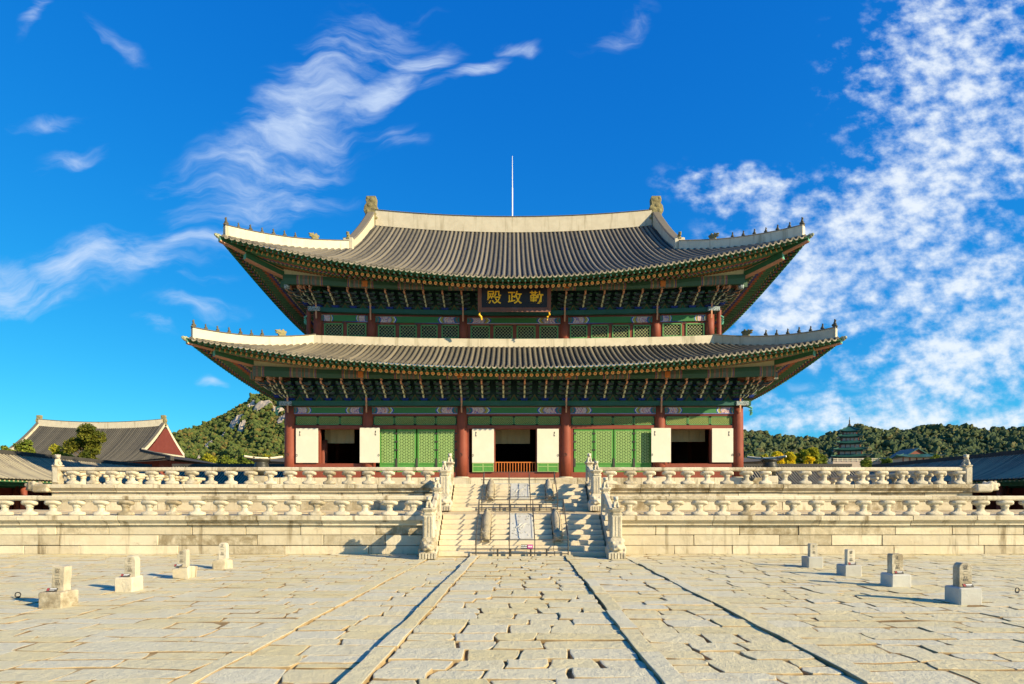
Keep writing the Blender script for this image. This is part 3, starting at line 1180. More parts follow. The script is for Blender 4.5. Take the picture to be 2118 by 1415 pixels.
def staircase(label, cx, y0, z0, z1, n, tread, half, gx, hx, yb):
    """gx: half width of slab; hx: offset of the beasts"""
    t = thing('stone_staircase', label, 'stairs', (cx, y0, z0))
    rise = (z1 - z0) / n
    for i in range(n):
        ya, zb_ = y0 + tread * i, z0 + rise * i
        spans = [(-half, half)] if i < 3 else [(-half, -hx - .19), (-hx + .16, -gx - .01), (gx + .01, hx - .16), (hx + .19, half)]
        for a, b in spans:
            parts = [(a, b)]
            if b - a > 3:
                k = a + (b - a) * random.uniform(.32, .42)
                k2 = a + (b - a) * random.uniform(.6, .7)
                parts = [(a, k), (k, k2), (k2, b)]
            for c, d in parts:
                m = MB()
                m.bevbox(cx + c + .004, cx + d - .004, ya + random.uniform(-.01, .01), yb, zb_ + .002, zb_ + rise - .001, .014, 0, .003)
                m.build('step', M['step'], t)
    ys, zs = y0 + tread * 2.2, z0 + rise * 3
    L2y, L2z = tread * (n - 2.2), (z1 - zs)
    L = math.hypot(L2y, L2z) + .02
    ang = math.atan2(L2z, L2y)
    sl_ = carved_slab_mesh(gx * 2, L)
    inst('carved_slab', sl_, t, Matrix.Translation((cx, ys - .02, zs + .03)) @ Matrix.Rotation(ang, 4, 'X'))
    hm = haetae_mesh(L2y, L2z)
    for q in (-1, 1):
        inst('carved_beast', hm, t, T(cx + q * hx, ys, zs - .06))
    return t


staircase('lower flight of stone stairs rising from the courtyard, with carved slab and two beasts', SX, 21.45, .03, 1.46, 8, .255, 2.97, .44, 1.29, 24.2)
staircase('upper flight of stone stairs between the two tiers, with smaller carved slab and beasts', SX, 26.45, 1.53, 2.74, 7, .25, 2.98, .43, 1.31, 28.9)


def stair_balustrade(label, x, yn, zn, ybk, zbk):
    t = thing('stair_balustrade', label, 'balustrade', (x, yn, zn), group='stair balustrades')
    nw = inst('newel_post', NSH, t, T(x, yn, zn))
    inst('beast_base', NB, nw, T(x, yn, zn))
    inst('claws', NCL, nw, T(x, yn, zn))
    inst('post_capital', NCAP, nw, T(x, yn, zn))
    inst('lion_statue', NST, nw, T(x, yn, zn, 0))
    bp_ = inst('landing_post', PSH, t, T(x, ybk, zbk))
    inst('post_capital', PCAP, bp_, T(x, ybk, zbk))
    inst('lion_statue', LION, bp_, T(x, ybk, zbk + 1.02, 0, 1.05))
    ya, yb_ = yn + .19, ybk - .15
    rail_piece(t, (x, ya, zn + 1.32), (x, yb_, zbk + .72), .2, .2, .0, 'sloping_rail')
    m = MB()                                       # sloping side stone
    za, zb_ = zn + .30, zbk + .12
    yf = yn + .3
    m.rings([[(xx, yf, zn + .0), (xx, yb_ + .3, zn + .0), (xx, yb_ + .3, zb_), (xx, yb_, zb_), (xx, yf, za + .12)] for xx in (x - .16, x + .16)])
    m.build('side_stone', M['wall'], t)
    for i in range(3):
        s = (i + .6) / 3.2
        y = lerp(ya, yb_, s)
        z0 = lerp(za + .12, zb_, max(0, (y - yf) / (yb_ - yf)))
        z1_ = lerp(zn + 1.22, zbk + .62, s)
        hgt = z1_ - z0
        inst('baluster', BAL, t, T(x, y, z0 - .05, math.pi / 2, (.62, .75, (hgt + .1) / .55)))


side_names = ((-1, 'towards the big-gabled roof'), (1, 'towards the pagoda'))
for q, sd in side_names:
    stair_balustrade('lower flight sloping balustrade with beast newel on the courtyard, ' + sd, SX + q * 3.17, 20.85, .02, 23.15, 1.46)
    stair_balustrade('upper flight sloping balustrade with beast newel on the terrace, ' + sd, SX + q * 3.20, 25.9, 1.55, 28.25, 2.745)


# ------------------------------------------------------------------ metal barriers over the carved slabs
def barrier(label, cx, y0, z0, y1, z1, half, inner, sign):
    t = thing('metal_barrier', label, 'barrier', (cx, y0, z0), group='stair barriers')
    n = 0
    for dx in (-half, -inner, inner, half):
        big = abs(dx) == half
        for yy, zz, h in ((y0, z0, .62), (y1, z1, .58)):
            m = MB()
            m.tube([(cx + dx, yy, zz), (cx + dx, yy, zz + h)], .024 if big else .017, 6)
            m.build('post', M['steel'], t)
        m = MB()
        m.tube([(cx + dx, y0, z0 + .60), (cx + dx, y1, z1 + .56)], .022 if big else .015, 6)
        m.build('sloping_bar', M['steel'], t)
    for yy, zz, hs in ((y0, z0, (.12, .28, .60)), (y1, z1, (.2, .56))):
        for h in hs:
            m = MB()
            m.tube([(cx - half - (.15 if h < .3 else 0), yy, zz + h), (cx + half, yy, zz + h)], .018, 6)
            m.build('cross_bar', M['steel'], t)
    for dx in (-.85, -.4, .3, .85):
        m = MB()
        m.box(cx + dx - .03, cx + dx + .03, y0 - .03, y0 + .03, z0, z0 + .30)
        m.build('foot', M['iron'], t)
    if sign:
        m = MB()
        m.box(cx - .04, cx + .37, y0 - .035, y0 - .015, z0 + .30, z0 + .44)
        s = m.build('notice_sign', M['plaque'], t)
        m = MB()
        m.box(cx + .19, cx + .365, y0 - .039, y0 - .0355, z0 + .305, z0 + .435)
        m.build('sign_panel', M['magenta'], s)
        m = MB()
        for i in range(5):
            for r in range(2):
                m.box(cx - .025 + i * .04, cx - .025 + i * .04 + random.uniform(.02, .032), y0 - .040, y0 - .0355, z0 + .32 + r * .06, z0 + .355 + r * .06)
        for i in range(2):
            m.box(cx + .215 + i * .07, cx + .265 + i * .07, y0 - .043, y0 - .0395, z0 + .345, z0 + .395)
        m.build('sign_lettering', M['white'], s)


barrier('thin metal barrier over the lower flight with small dark and magenta notice', SX, 21.30, .03, 23.35, 1.46, 1.60, .44, True)
barrier('thin metal barrier over the upper flight carved slab', SX - .02, 26.30, 1.55, 28.40, 2.75, 1.62, .46, False)


# ------------------------------------------------------------------ rank stones
def glyphs(text, size, mat, bold=.0, ext=.01):
    cu_ = bpy.data.curves.new('glyph', 'FONT')
    cu_.body = text
    cu_.size = size
    cu_.extrude = ext
    cu_.offset = bold
    cu_.align_x, cu_.align_y = 'CENTER', 'CENTER'
    o = bpy.data.objects.new('glyph_tmp', cu_)
    COL.objects.link(o)
    dg = bpy.context.evaluated_depsgraph_get()
    me = bpy.data.meshes.new_from_object(o.evaluated_get(dg))
    bpy.data.objects.remove(o)
    me.materials.clear()
    me.materials.append(mat)
    return me


UPRIGHT = Matrix.Rotation(R(90), 4, 'X')
GL = {}


def rank_stone(label, bx0, bx1, by, bt, tx0, tx1, tt, shape, basemat, plaque, chars, rough=False):
    Xc, Y = gnd((bx0 + bx1) / 2, by)
    S = F / Y
    w = (bx1 - bx0) / S
    hb = (by - bt) / S * 1.02
    dep = w * 1.02
    t = thing('rank_stone', label, 'stone marker', (Xc, Y, 0), group='rank stones beside the central path')
    m = MB()
    if rough:
        m.bevbox(Xc - w / 2, Xc + w / 2, Y, Y + dep, -.02, hb, .05, 0, .035)
    else:
        m.bevbox(Xc - w / 2, Xc + w / 2, Y, Y + dep, -.02, hb, .022, 0, .004)
    m.build('pedestal', M[basemat], t)
    Yt = Y + dep * .35
    St = F / Yt
    tw = (tx1 - tx0) / St * .93
    Xt = ((tx0 + tx1) / 2 - VX) / St
    zt = CAMZ - (tt - VY) / St
    h = zt - hb
    td = tw * .72
    hw = tw / 2
    outl = {'round': [(-1, 0), (1, 0), (1, .8), (.82, .92), (.45, .99), (-.45, .99), (-.82, .92), (-1, .8)],
            'broken': [(-.98, 0), (.9, 0), (.86, .3), (1, .6), (1.02, .98), (.2, 1.0), (-.45, .98), (-.8, 1.02), (-.92, .5)],
            'slant': [(-1, 0), (1, 0), (1.02, .95), (.7, 1.0), (.25, .97), (-.55, .82), (-.98, .66)],
            'flat': [(-1, 0), (1, 0), (1, .93), (.85, 1.), (-.85, 1.), (-1, .94)]}[shape]
    m = MB()
    rs = []
    for yy, ins in ((0, .06), (.05, 0), (.95, 0), (1, .06)):
        rs.append([(Xt + x * (1 - ins) * hw, Yt + yy * td, hb - .01 + (z - (ins * .12 if z > .5 else 0)) * h) for x, z in outl])
    m.rings([list(reversed(r)) for r in reversed(rs)] if False else rs)
    tb = m.build('tablet', M['carved'], t)
    tb['label'] = 'carved upright tablet'
    for i, ch in enumerate(chars):
        if ch not in GL:
            GL[ch] = glyphs(ch, 1.0, M['ink'], .0, .006)
        sz = h * .22
        g = inst('carved_character', GL[ch], tb, Matrix.Translation((Xt, Yt - .001, hb + h * (.78 - .23 * i))) @ UPRIGHT @ Matrix.Diagonal((sz, sz, 1, 1)))
    if plaque:
        pw, ph = .20, .07
        M_ = Matrix.Translation((Xt - .03, Yt - .12, hb + .012)) @ Matrix.Rotation(R(-38), 4, 'X')
        m = MB()
        m.bevbox(-pw / 2, pw / 2, -.008, .008, 0, ph, .003)
        pl = inst('plaque', m.mesh('plaque', M['plaque']), t, M_)
        m = MB()
        m.box(-pw / 2 + .006, -pw / 2 + .05, -.0105, -.0085, .008, ph - .008)
        inst('plaque_emblem', m.mesh('plaque_emblem', M['plaque_red']), pl, M_)
        m = MB()
        m.box(-pw / 2 + .06, pw / 2 - .02, -.0105, -.0085, ph * .60, ph * .80)
        m.box(-pw / 2 + .06, pw / 2 - .05, -.0105, -.0085, ph * .25, ph * .36)
        inst('plaque_lettering', m.mesh('plaque_lettering', M['white']), pl, M_)


A, B_ = 'row towards the gabled roof', 'row towards the pagoda'
rank_stone('rank stone with cracked flat-broken tablet, ' + A, 78, 128, 1259, 1226, 104, 135, 1170, 'broken', 'carved', True, '從二品')
rank_stone('rank stone with intact rounded tablet on clean pedestal, ' + A, 236, 274, 1225, 1195, 256, 281, 1149, 'round', 'carved', True, '正二品')
rank_stone('rank stone with slanting broken top on rough pedestal, ' + A, 354, 391, 1199, 1174, 365, 386, 1136, 'slant', 'wall', True, '從一品', True)
rank_stone('rank stone without plaque next to the terrace wall, ' + A, 438, 468, 1178, 1158, 451, 469, 1122, 'round', 'wall', False, '正一品', True)
rank_stone('rounded rank stone farthest from the terrace wall, ' + B_, 1986, 2033, 1252, 1217, 1983, 2012, 1163, 'round', 'greystone', True, '從二品')
rank_stone('flat-topped rank stone third from the terrace wall, ' + B_, 1845, 1886, 1216, 1189, 1844, 1869, 1145, 'flat', 'greystone', True, '正二品')
rank_stone('slim rank stone with plaque second from the terrace wall, ' + B_, 1748, 1783, 1193, 1170, 1752, 1769, 1136, 'flat', 'greystone', True, '從一品')
rank_stone('pale rank stone without plaque next to the terrace wall, ' + B_, 1672, 1703, 1175, 1153, 1675, 1692, 1124, 'flat', 'greystone', False, '正一品')


def iron_ring(label, px, py):
    x, y = gnd(px, py)
    t = thing('iron_ring', label, 'ring', (x, y, 0), group='iron rings in the paving')
    m = MB()
    m.tube([(x + .02 * math.cos(a), y, .05 + .0) if False else (x + .05 * math.cos(a), y + .01 * math.cos(a), .075 + .05 * math.sin(a)) for a in [2 * math.pi * i / 14 for i in range(15)]], .012, 6)
    m.build('ring', M['iron'], t)
    m = MB()
    m.lathe([(.03, .0), (.03, .03), (.015, .045)], 8, (x, y, 0))
    m.build('eyebolt', M['iron'], t)


iron_ring('small dark iron ring standing on paving beyond the cracked rank stone', 37, 1238)
iron_ring('small dark iron ring set in paving on the pagoda side', 2104, 1228)

# ------------------------------------------------------------------ the throne hall
CX = .13
M['rafter'] = paint_mat('rafter_paint', (.27, .135, .050), dark=.45, light=(.36, .20, .07))


def rafter_mat():
    """plain red-brown shaft, painted bands towards the eave end"""
    m, nt, b = nodemat('rafter_paint_bands')
    k = NT(nt)
    s = k.n('ShaderNodeSeparateXYZ')
    k.l(k.n('ShaderNodeTexCoord').outputs['Object'], s.inputs[0])
    cr = k.n('ShaderNodeValToRGB')
    cr.color_ramp.interpolation = 'CONSTANT'
    e = cr.color_ramp.elements
    e[0].position, e[0].color = 0, (.20, .085, .035, 1)
    e[1].position, e[1].color = .60, (.42, .15, .04, 1)
    for pos, c in ((.64, (.05, .15, .06, 1)), (.72, (.45, .38, .20, 1)), (.75, (.06, .07, .22, 1)), (.80, (.40, .12, .05, 1)), (.86, (.06, .17, .07, 1))):
        x = e.new(pos)
        x.color = c
    k.l(s.outputs[2], cr.inputs[0])
    n = k.noise(worldpos(k), 6, 4, .6)
    k.l(k.mix(k.math('MULTIPLY', k.ramp(n, .45, .75), .45), cr.outputs[0], (.06, .04, .02)), b.inputs['Base Color'])
    b.inputs['Roughness'].default_value = .6
    return m


M['rafter'] = rafter_mat()
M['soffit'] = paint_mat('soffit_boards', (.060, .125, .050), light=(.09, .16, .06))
hall = thing('throne_hall', 'two-storey wooden palace hall with tiled upturned roofs, red columns and painted eaves', 'palace hall', (CX, 51.9, 2.72))


class Roof:
    def __init__(s, Yf, depth, W, oc, ot, zc, rise, p, slope, zwall):
        s.Yf, s.depth, s.W, s.oc, s.ot, s.zc, s.rise, s.p, s.slope = Yf, depth, W, oc, ot, zc, rise, p, slope
        s.Yc = Yf + depth / 2
        s.zin = zc - .27 + slope * (oc - .85)

    def half(s, e):
        return (s.W if e in 'FB' else s.depth / 2) + s.ot

    def wall(s, e):
        return s.W if e in 'FB' else s.depth / 2

    def oe(s, u):
        return s.oc + (s.ot - s.oc) * min(1.2, abs(u)) ** 2.2

    def ze(s, u):
        return s.zc + s.rise * min(1.2, abs(u)) ** s.p

    def pt(s, e, a, o, z):
        if e == 'F':
            return Vector((CX + a, s.Yf - o, z))
        if e == 'B':
            return Vector((CX + a, s.Yf + s.depth + o, z))
        if e == 'L':
            return Vector((CX - s.W - o, s.Yc - a, z))
        return Vector((CX + s.W + o, s.Yc - a, z))


RL = Roof(41.4, 21.0, 15.08, 4.1, 4.70, 10.05, 1.62, 2.1, .33, 12.6)
RU = Roof(42.7, 18.4, 13.60, 4.0, 4.80, 16.02, 2.32, 1.8, .36, 0)
DECK = .06


def deck_lower(e, a, o):
    u = a / RL.half(e)
    oe = RL.oe(u)
    t = (oe - o) / (oe + .8)
    zt = 12.55 + .25 * min(1.3, (a / 13.7) ** 2) if e in 'FB' else 12.6 + .2 * min(1.3, (a / 9.7) ** 2)
    ze = RL.ze(u) + DECK
    return ze + (zt - ze) * (.75 * t + .25 * t * t)


def deck_upper(e, a, o):
    u = a / RU.half(e)
    oe = RU.oe(u)
    ze = RU.ze(u) + DECK
    if e in 'FB':
        t = (oe - o) / (oe + 9.2)
        zt = 24.7 + .6 * min(1.2, (a / 11.8) ** 2)
        return ze + (zt - ze) * (.7 * t + .3 * t * t)
    t = (oe - o) / (oe + 1.8)
    return ze + (20.3 - ze) * (.8 * t + .2 * t * t) if ze < 20.3 else ze


def hip_o(R_, e, a, a_in, o_in):
    """plan line of the hip: from the tip to (a_in, o_in)"""
    A_ = R_.half(e)
    if abs(a) <= a_in:
        return o_in
    return R_.ot - (A_ - abs(a)) / (A_ - a_in) * (R_.ot - o_in)


def build_roof(R_, deckf, o_top, a_in, name, label):
    rf = None
    for e in 'FBLR':
        A_ = R_.half(e)
        ain = a_in if e in 'FB' else a_in - (R_.W - R_.depth / 2)
        otop = o_top if e in 'FB' else (o_top if R_ is RL else -1.8)
        oin = (-.8 if R_ is RL else -1.8)
        m = MB()
        na, nt = 48, 10
        rs = []
        for i in range(na + 1):
            a = lerp(-A_, A_, i / na)
            oe = R_.oe(a / A_) + .02
            ot_ = otop if abs(a) <= ain else hip_o(R_, e, a, ain, oin)
            rs.append([tuple(R_.pt(e, a, o, deckf(e, a, o))) for o in [lerp(oe, ot_, t / nt) for t in range(nt + 1)]])
        vs = [p for r in rs for p in r]
        fs = []
        for i in range(na):
            for j in range(nt):
                q = i * (nt + 1) + j
                f = (q, q + nt + 1, q + nt + 2, q + 1)
                fs.append(f if e in 'FR' else f[::-1])
        m.add(vs, fs)
        o = m.build(name if e == 'F' else 'roof_slope', M['tile_dark'], hall if e == 'F' else rf)
        if e == 'F':
            rf = o
            o['label'] = label
    # rows of rounded tiles on the slope that is seen
    A_ = R_.half('F')
    sp_, r = .345, .112
    n = int((A_ - .25) / sp_)
    for i in range(-n, n + 1):
        a = i * sp_
        oe = R_.oe(a / A_) + .06
        oi = (-.8 if R_ is RL else -1.8)
        ot_ = o_top + .05 if abs(a) <= a_in else hip_o(R_, 'F', a, a_in, oi)
        if oe - ot_ < .35:
            continue
        seg = max(3, int((oe - ot_) / .8))
        rings = []
        for t in range(seg + 1):
            o = lerp(oe, ot_, t / seg)
            z = deckf('F', a, min(o, oe - .06))
            rings.append([tuple(R_.pt('F', a + r * math.cos(q), o, z + r * math.sin(q) * 1.1 - (.0 if 0 < k < 6 else .03))) for k, q in enumerate([math.pi * w / 6 for w in range(7)])])
        m = MB()
        m.rings(rings)
        m.build('tile_row', M['tile'], rf, smooth=False)
    # hanging crescents between the rows
    c = MB()
    top = [(-.125, .03), (-.06, -.02), (0, -.035), (.06, -.02), (.125, .03)]
    bot = [(.13, -.02), (.08, -.095), (0, -.13), (-.08, -.095), (-.13, -.02)]
    c.extr([(x, z) for x, z in top + bot][::-1], -.02, .02)
    cm = c.mesh('eave_tile', M['eavetile'])
    for i in range(-n, n):
        a = (i + .5) * sp_
        p = R_.pt('F', a, R_.oe(a / A_) + .05, R_.ze(a / A_) + DECK - .01)
        dz = (R_.ze((a + .1) / A_) - R_.ze((a - .1) / A_)) / .2
        inst('eave_tile', cm, rf, Matrix.Translation(p) @ Matrix.Rotation(-math.atan(dz), 4, 'Y') @ Matrix.Rotation(R(-12), 4, 'X'))
    return rf


lower_roof = build_roof(RL, deck_lower, -.8, 13.7, 'lower_roof', 'lower skirt roof of grey clay tiles')
upper_roof = build_roof(RU, deck_upper, -9.2, 11.8, 'upper_roof', 'upper hip-and-gable roof of grey clay tiles')

# gable walls and closing of the upper roof
for q in (-1, 1):
    m = MB()
    xg = CX + q * 11.75
    prof = [(51.9 - 7.4, 20.2)] + [(RU.Yf - o, deck_upper('F', 11.8, o) - .1) for o in (-3.5, -5.5, -7.5, -9.2)]
    prof = prof + [(2 * 51.9 - y, z) for y, z in reversed(prof[:-1])]
    m.rings([[(xg + d, y, z) for y, z in prof] for d in (-.05, .05)])
    m.build('gable_wall', M['red_dark'], upper_roof)


def band(pts, h, th, name, parent, mat, cap=True, drop=.12, side=None):
    """plaster ridge wall standing on a line of points"""
    pts = [Vector(p) for p in pts]
    rs, rc = [], []
    for i, p in enumerate(pts):
        t = pts[min(i + 1, len(pts) - 1)] - pts[max(i - 1, 0)]
        t.z = 0
        t.normalize()
        a = Vector((-t.y, t.x, 0)) * (th / 2)
        hh = h[i] if isinstance(h, (list, tuple)) else h
        z0, z1 = Vector((0, 0, -drop)), Vector((0, 0, hh))
        rs.append([tuple(p - a + z0), tuple(p + a + z0), tuple(p + a * .92 + z1), tuple(p - a * .92 + z1)])
        c0, c1 = Vector((0, 0, hh + .004)), Vector((0, 0, hh + .075))
        rc.append([tuple(p - a * 1.12 + c0), tuple(p + a * 1.12 + c0), tuple(p + a * .8 + c1), tuple(p - a * .8 + c1)])
    m = MB()
    m.rings([list(reversed(r)) for r in rs])
    o = m.build(name, M[mat], parent)
    if cap:
        m = MB()
        m.rings([list(reversed(r)) for r in rc])
        m.build('ridge_cap', M['tile'], parent)
    return o


# main ridge
pts = [(CX + x, 51.9, 24.62 + .6 * (x / 11.8) ** 2) for x in [lerp(-11.6, 11.6, i / 24) for i in range(25)]]
band(pts, 1.20, .75, 'main_ridge', upper_roof, 'plaster')
for q in (-1, 1):
    # ridge running down the gable edge
    pts = [RU.pt('F', q * 11.98, o, deck_upper('F', 11.8, o)) for o in [lerp(-9.0, -1.9, i / 12) for i in range(13)]]
    hs = [lerp(1.15, .62, min(1, i / 12) ** .8) for i in range(13)]
    band(pts, hs, .62, 'gable_ridge', upper_roof, 'plaster')
    m = MB()
    e = pts[-1]
    m.bevbox(e.x - .36, e.x + .36, e.y - .30, e.y + .05, e.z - .25, e.z + .72, .03)
    m.build('gable_ridge_end', M['plaster'], upper_roof)
    for R_, df, ain, oin, par in ((RU, deck_upper, 12.0, -1.6, upper_roof), (RL, deck_lower, 13.7, -.8, lower_roof)):
        A_ = R_.half('F')
        pts = []
        for i in range(15):
            aa = lerp(ain, A_ - .35, i / 14)
            o = hip_o(R_, 'F', aa, ain, oin)
            pts.append(R_.pt('F', q * aa, o, max(df('F', aa, o), df('L', aa - (R_.W - R_.depth / 2), o) - .25) + .03))
        hs = [.52 + .10 * (i / 14) ** 2 for i in range(15)]
        band(pts, hs, .42, 'hip_ridge', par, 'plaster')
        R_.__dict__['hip%d' % q] = (pts, hs)
# plaster band where the lower roof meets the upper storey
pts = [(CX + x, 42.15, 12.58 + .26 * (x / 13.7) ** 2) for x in [lerp(-13.75, 13.75, i / 20) for i in range(21)]]
band(pts, .46, .40, 'wall_ridge', lower_roof, 'plaster', cap=False)
for q in (-1, 1):
    band([(CX + q * 14.2, y, 12.7) for y in (42.2, 48, 56, 61.5)], .4, .4, 'wall_ridge', lower_roof, 'plaster', cap=False)


# roof ornaments
def figurine_mesh():
    m = MB()
    m.sph((0, 0, .10), (.075, .085, .11), 10, 7)
    m.sph((0, -.015, .21), (.055, .06, .08), 10, 7)
    m.sph((0, -.035, .31), (.05, .058, .055), 10, 7)
    m.sph((0, -.01, .37), (.03, .03, .035), 8, 6)
    for q in (-1, 1):
        m.sph((q * .06, -.05, .15), (.024, .07, .035), 8, 6)
        m.sph((q * .055, -.09, .05), (.03, .06, .04), 8, 6)
    m.sph((0, .07, .12), (.03, .05, .06), 8, 6)
    m.box(-.07, .07, -.12, .1, -.03, .02)
    return fused(m, 'figurine', M['clay_dark'], .018)


def dragonhead_mesh():
    m = MB()
    m.sph((0, .1, .22), (.14, .26, .22), 10, 8)
    m.sph((0, -.18, .30), (.12, .2, .14), 10, 8)
    m.sph((0, -.36, .34), (.10, .10, .07), 10, 8)
    m.sph((0, -.30, .18), (.09, .14, .05), 10, 8)
    m.sph((0, .32, .34), (.08, .12, .10), 8, 6)
    m.sph((0, .16, .46), (.06, .10, .08), 8, 6)
    for q in (-1, 1):
        m.sph((q * .09, -.12, .43), (.04, .05, .06), 8, 6)
    m.box(-.13, .13, -.2, .36, -.03, .1)
    return fused(m, 'dragon_head', M['ornament'], .03)


FIG, DRG = figurine_mesh(), dragonhead_mesh()


def along(pts, hs, t):
    f = t * (len(pts) - 1)
    i = min(int(f), len(pts) - 2)
    d = f - i
    p = pts[i].lerp(pts[i + 1], d)
    p.z += lerp(hs[i], hs[i + 1], d) + .07
    return p


for R_, par in ((RU, upper_roof), (RL, lower_roof)):
    for q in (-1, 1):
        pts, hs = R_.__dict__['hip%d' % q]
        rz = q * R(45)
        for i in range(7):
            t = .985 - i * .088
            k = random.uniform(.92, 1.1) * (1.25 if i == 0 else 1.)
            inst('roof_figurine', FIG, par, T(*along(pts, hs, t), rz + random.uniform(-.2, .2), k))
        inst('dragon_head', DRG, par, T(*along(pts, hs, .30), rz, .92))
for q in (-1, 1):
    p = RU.pt('F', q * 11.98, -1.75, 0)
    inst('dragon_head', DRG, upper_roof, T(p.x, p.y - .05, deck_upper('F', 11.8, -1.8) + .70, 0, (.9, .7, 1.05)))


def ridge_beast_mesh():
    """tall square-headed ornament at the ridge end, mouth towards +x"""
    m = MB()
    out = [(-.62, 0), (.62, -.15), (.62, .62), (.25, .72), (.52, .95), (.48, 1.2), (.36, 1.28), (.42, 1.85), (.36, 2.02), (-.42, 2.02), (-.50, 1.7), (-.42, 1.45), (-.60, 1.2), (-.66, .8), (-.5, .5)]
    m.extr(out, -.30, .30)
    for q in (-1, 1):
        y = q * .30
        m.sph((.05, y, 1.72), (.24, .06, .18), 10, 7)
        m.sph((-.12, y, 1.25), (.22, .07, .16), 10, 7)
        m.sph((.2, y, .95), (.2, .06, .10), 10, 7)
        m.sph((.05, y, .45), (.38, .06, .16), 10, 7)
        m.sph((-.32, y, .75), (.14, .06, .2), 10, 7)
        m.sph((.35, y, .15), (.2, .06, .12), 10, 7)
        m.sph((-.3, y, 1.85), (.1, .06, .1), 8, 6)
    return fused(m, 'ridge_beast', M['ornament'], .042)


RB = ridge_beast_mesh()
for q in (-1, 1):
    inst('ridge_beast', RB, upper_roof, T(CX + q * 11.95, 51.85, 25.55, 0 if q < 0 else math.pi, 1.0))
m = MB()
m.tube([(CX - .1, 51.9, 25.85), (CX - .1, 51.9, 28.4)], .055, 8)
m.tube([(CX - .1, 51.9, 28.4), (CX - .1, 51.9, 31.1)], [.04, .02], 8)
m.lathe([(.14, 0), (.14, .1), (.06, .2)], 8, (CX - .1, 51.9, 25.86))
m.build('lightning_rod', M['whitepole'], upper_roof)

# ------------------------------------------------------------------ eaves: rafters, boards, hip rafters
m = MB()
m.rings([[(math.cos(2 * math.pi * i / 10), math.sin(2 * math.pi * i / 10), z) for i in range(10)] for z in (0, 1)])
m.m = [0] * (len(m.f) - 1) + [1]
RAFT = m.mesh('round_rafter', [M['rafter'], M['rafter_end']])
for i, p in enumerate(RAFT.polygons):
    p.use_smooth = i < 10
m = MB()
m.box(-1, 1, -1, 1, 0, 1)
m.m = [0, 1, 0, 0, 0, 0]
FLY = m.mesh('flying_rafter', [M['rafter'], M['mint']])


def axis_matrix(p0, p1, sx, sy):
    d = p1 - p0
    L = d.length
    z = d / L
    x = Vector((0, 0, 1)).cross(z).normalized()
    y = z.cross(x)
    Mx = Matrix((x, y, z)).transposed().to_4x4()
    return Matrix.Translation(p0) @ Mx @ Matrix.Diagonal((sx, sy, L, 1))


def rafter_line(R_, e, a):
    Hl, Wh = R_.half(e), R_.wall(e)
    af = Wh - 2.2
    u = a / Hl
    fr = max(0., (abs(a) - af) / (Hl - af))
    sg = 1 if a >= 0 else -1
    ain = a if fr == 0 else sg * (af + fr * (Wh - .1 - af))
    oe = R_.oe(u)
    aend = a - sg * .8 * fr
    return ain, aend, oe - .85, R_.ze(u) - .27, fr


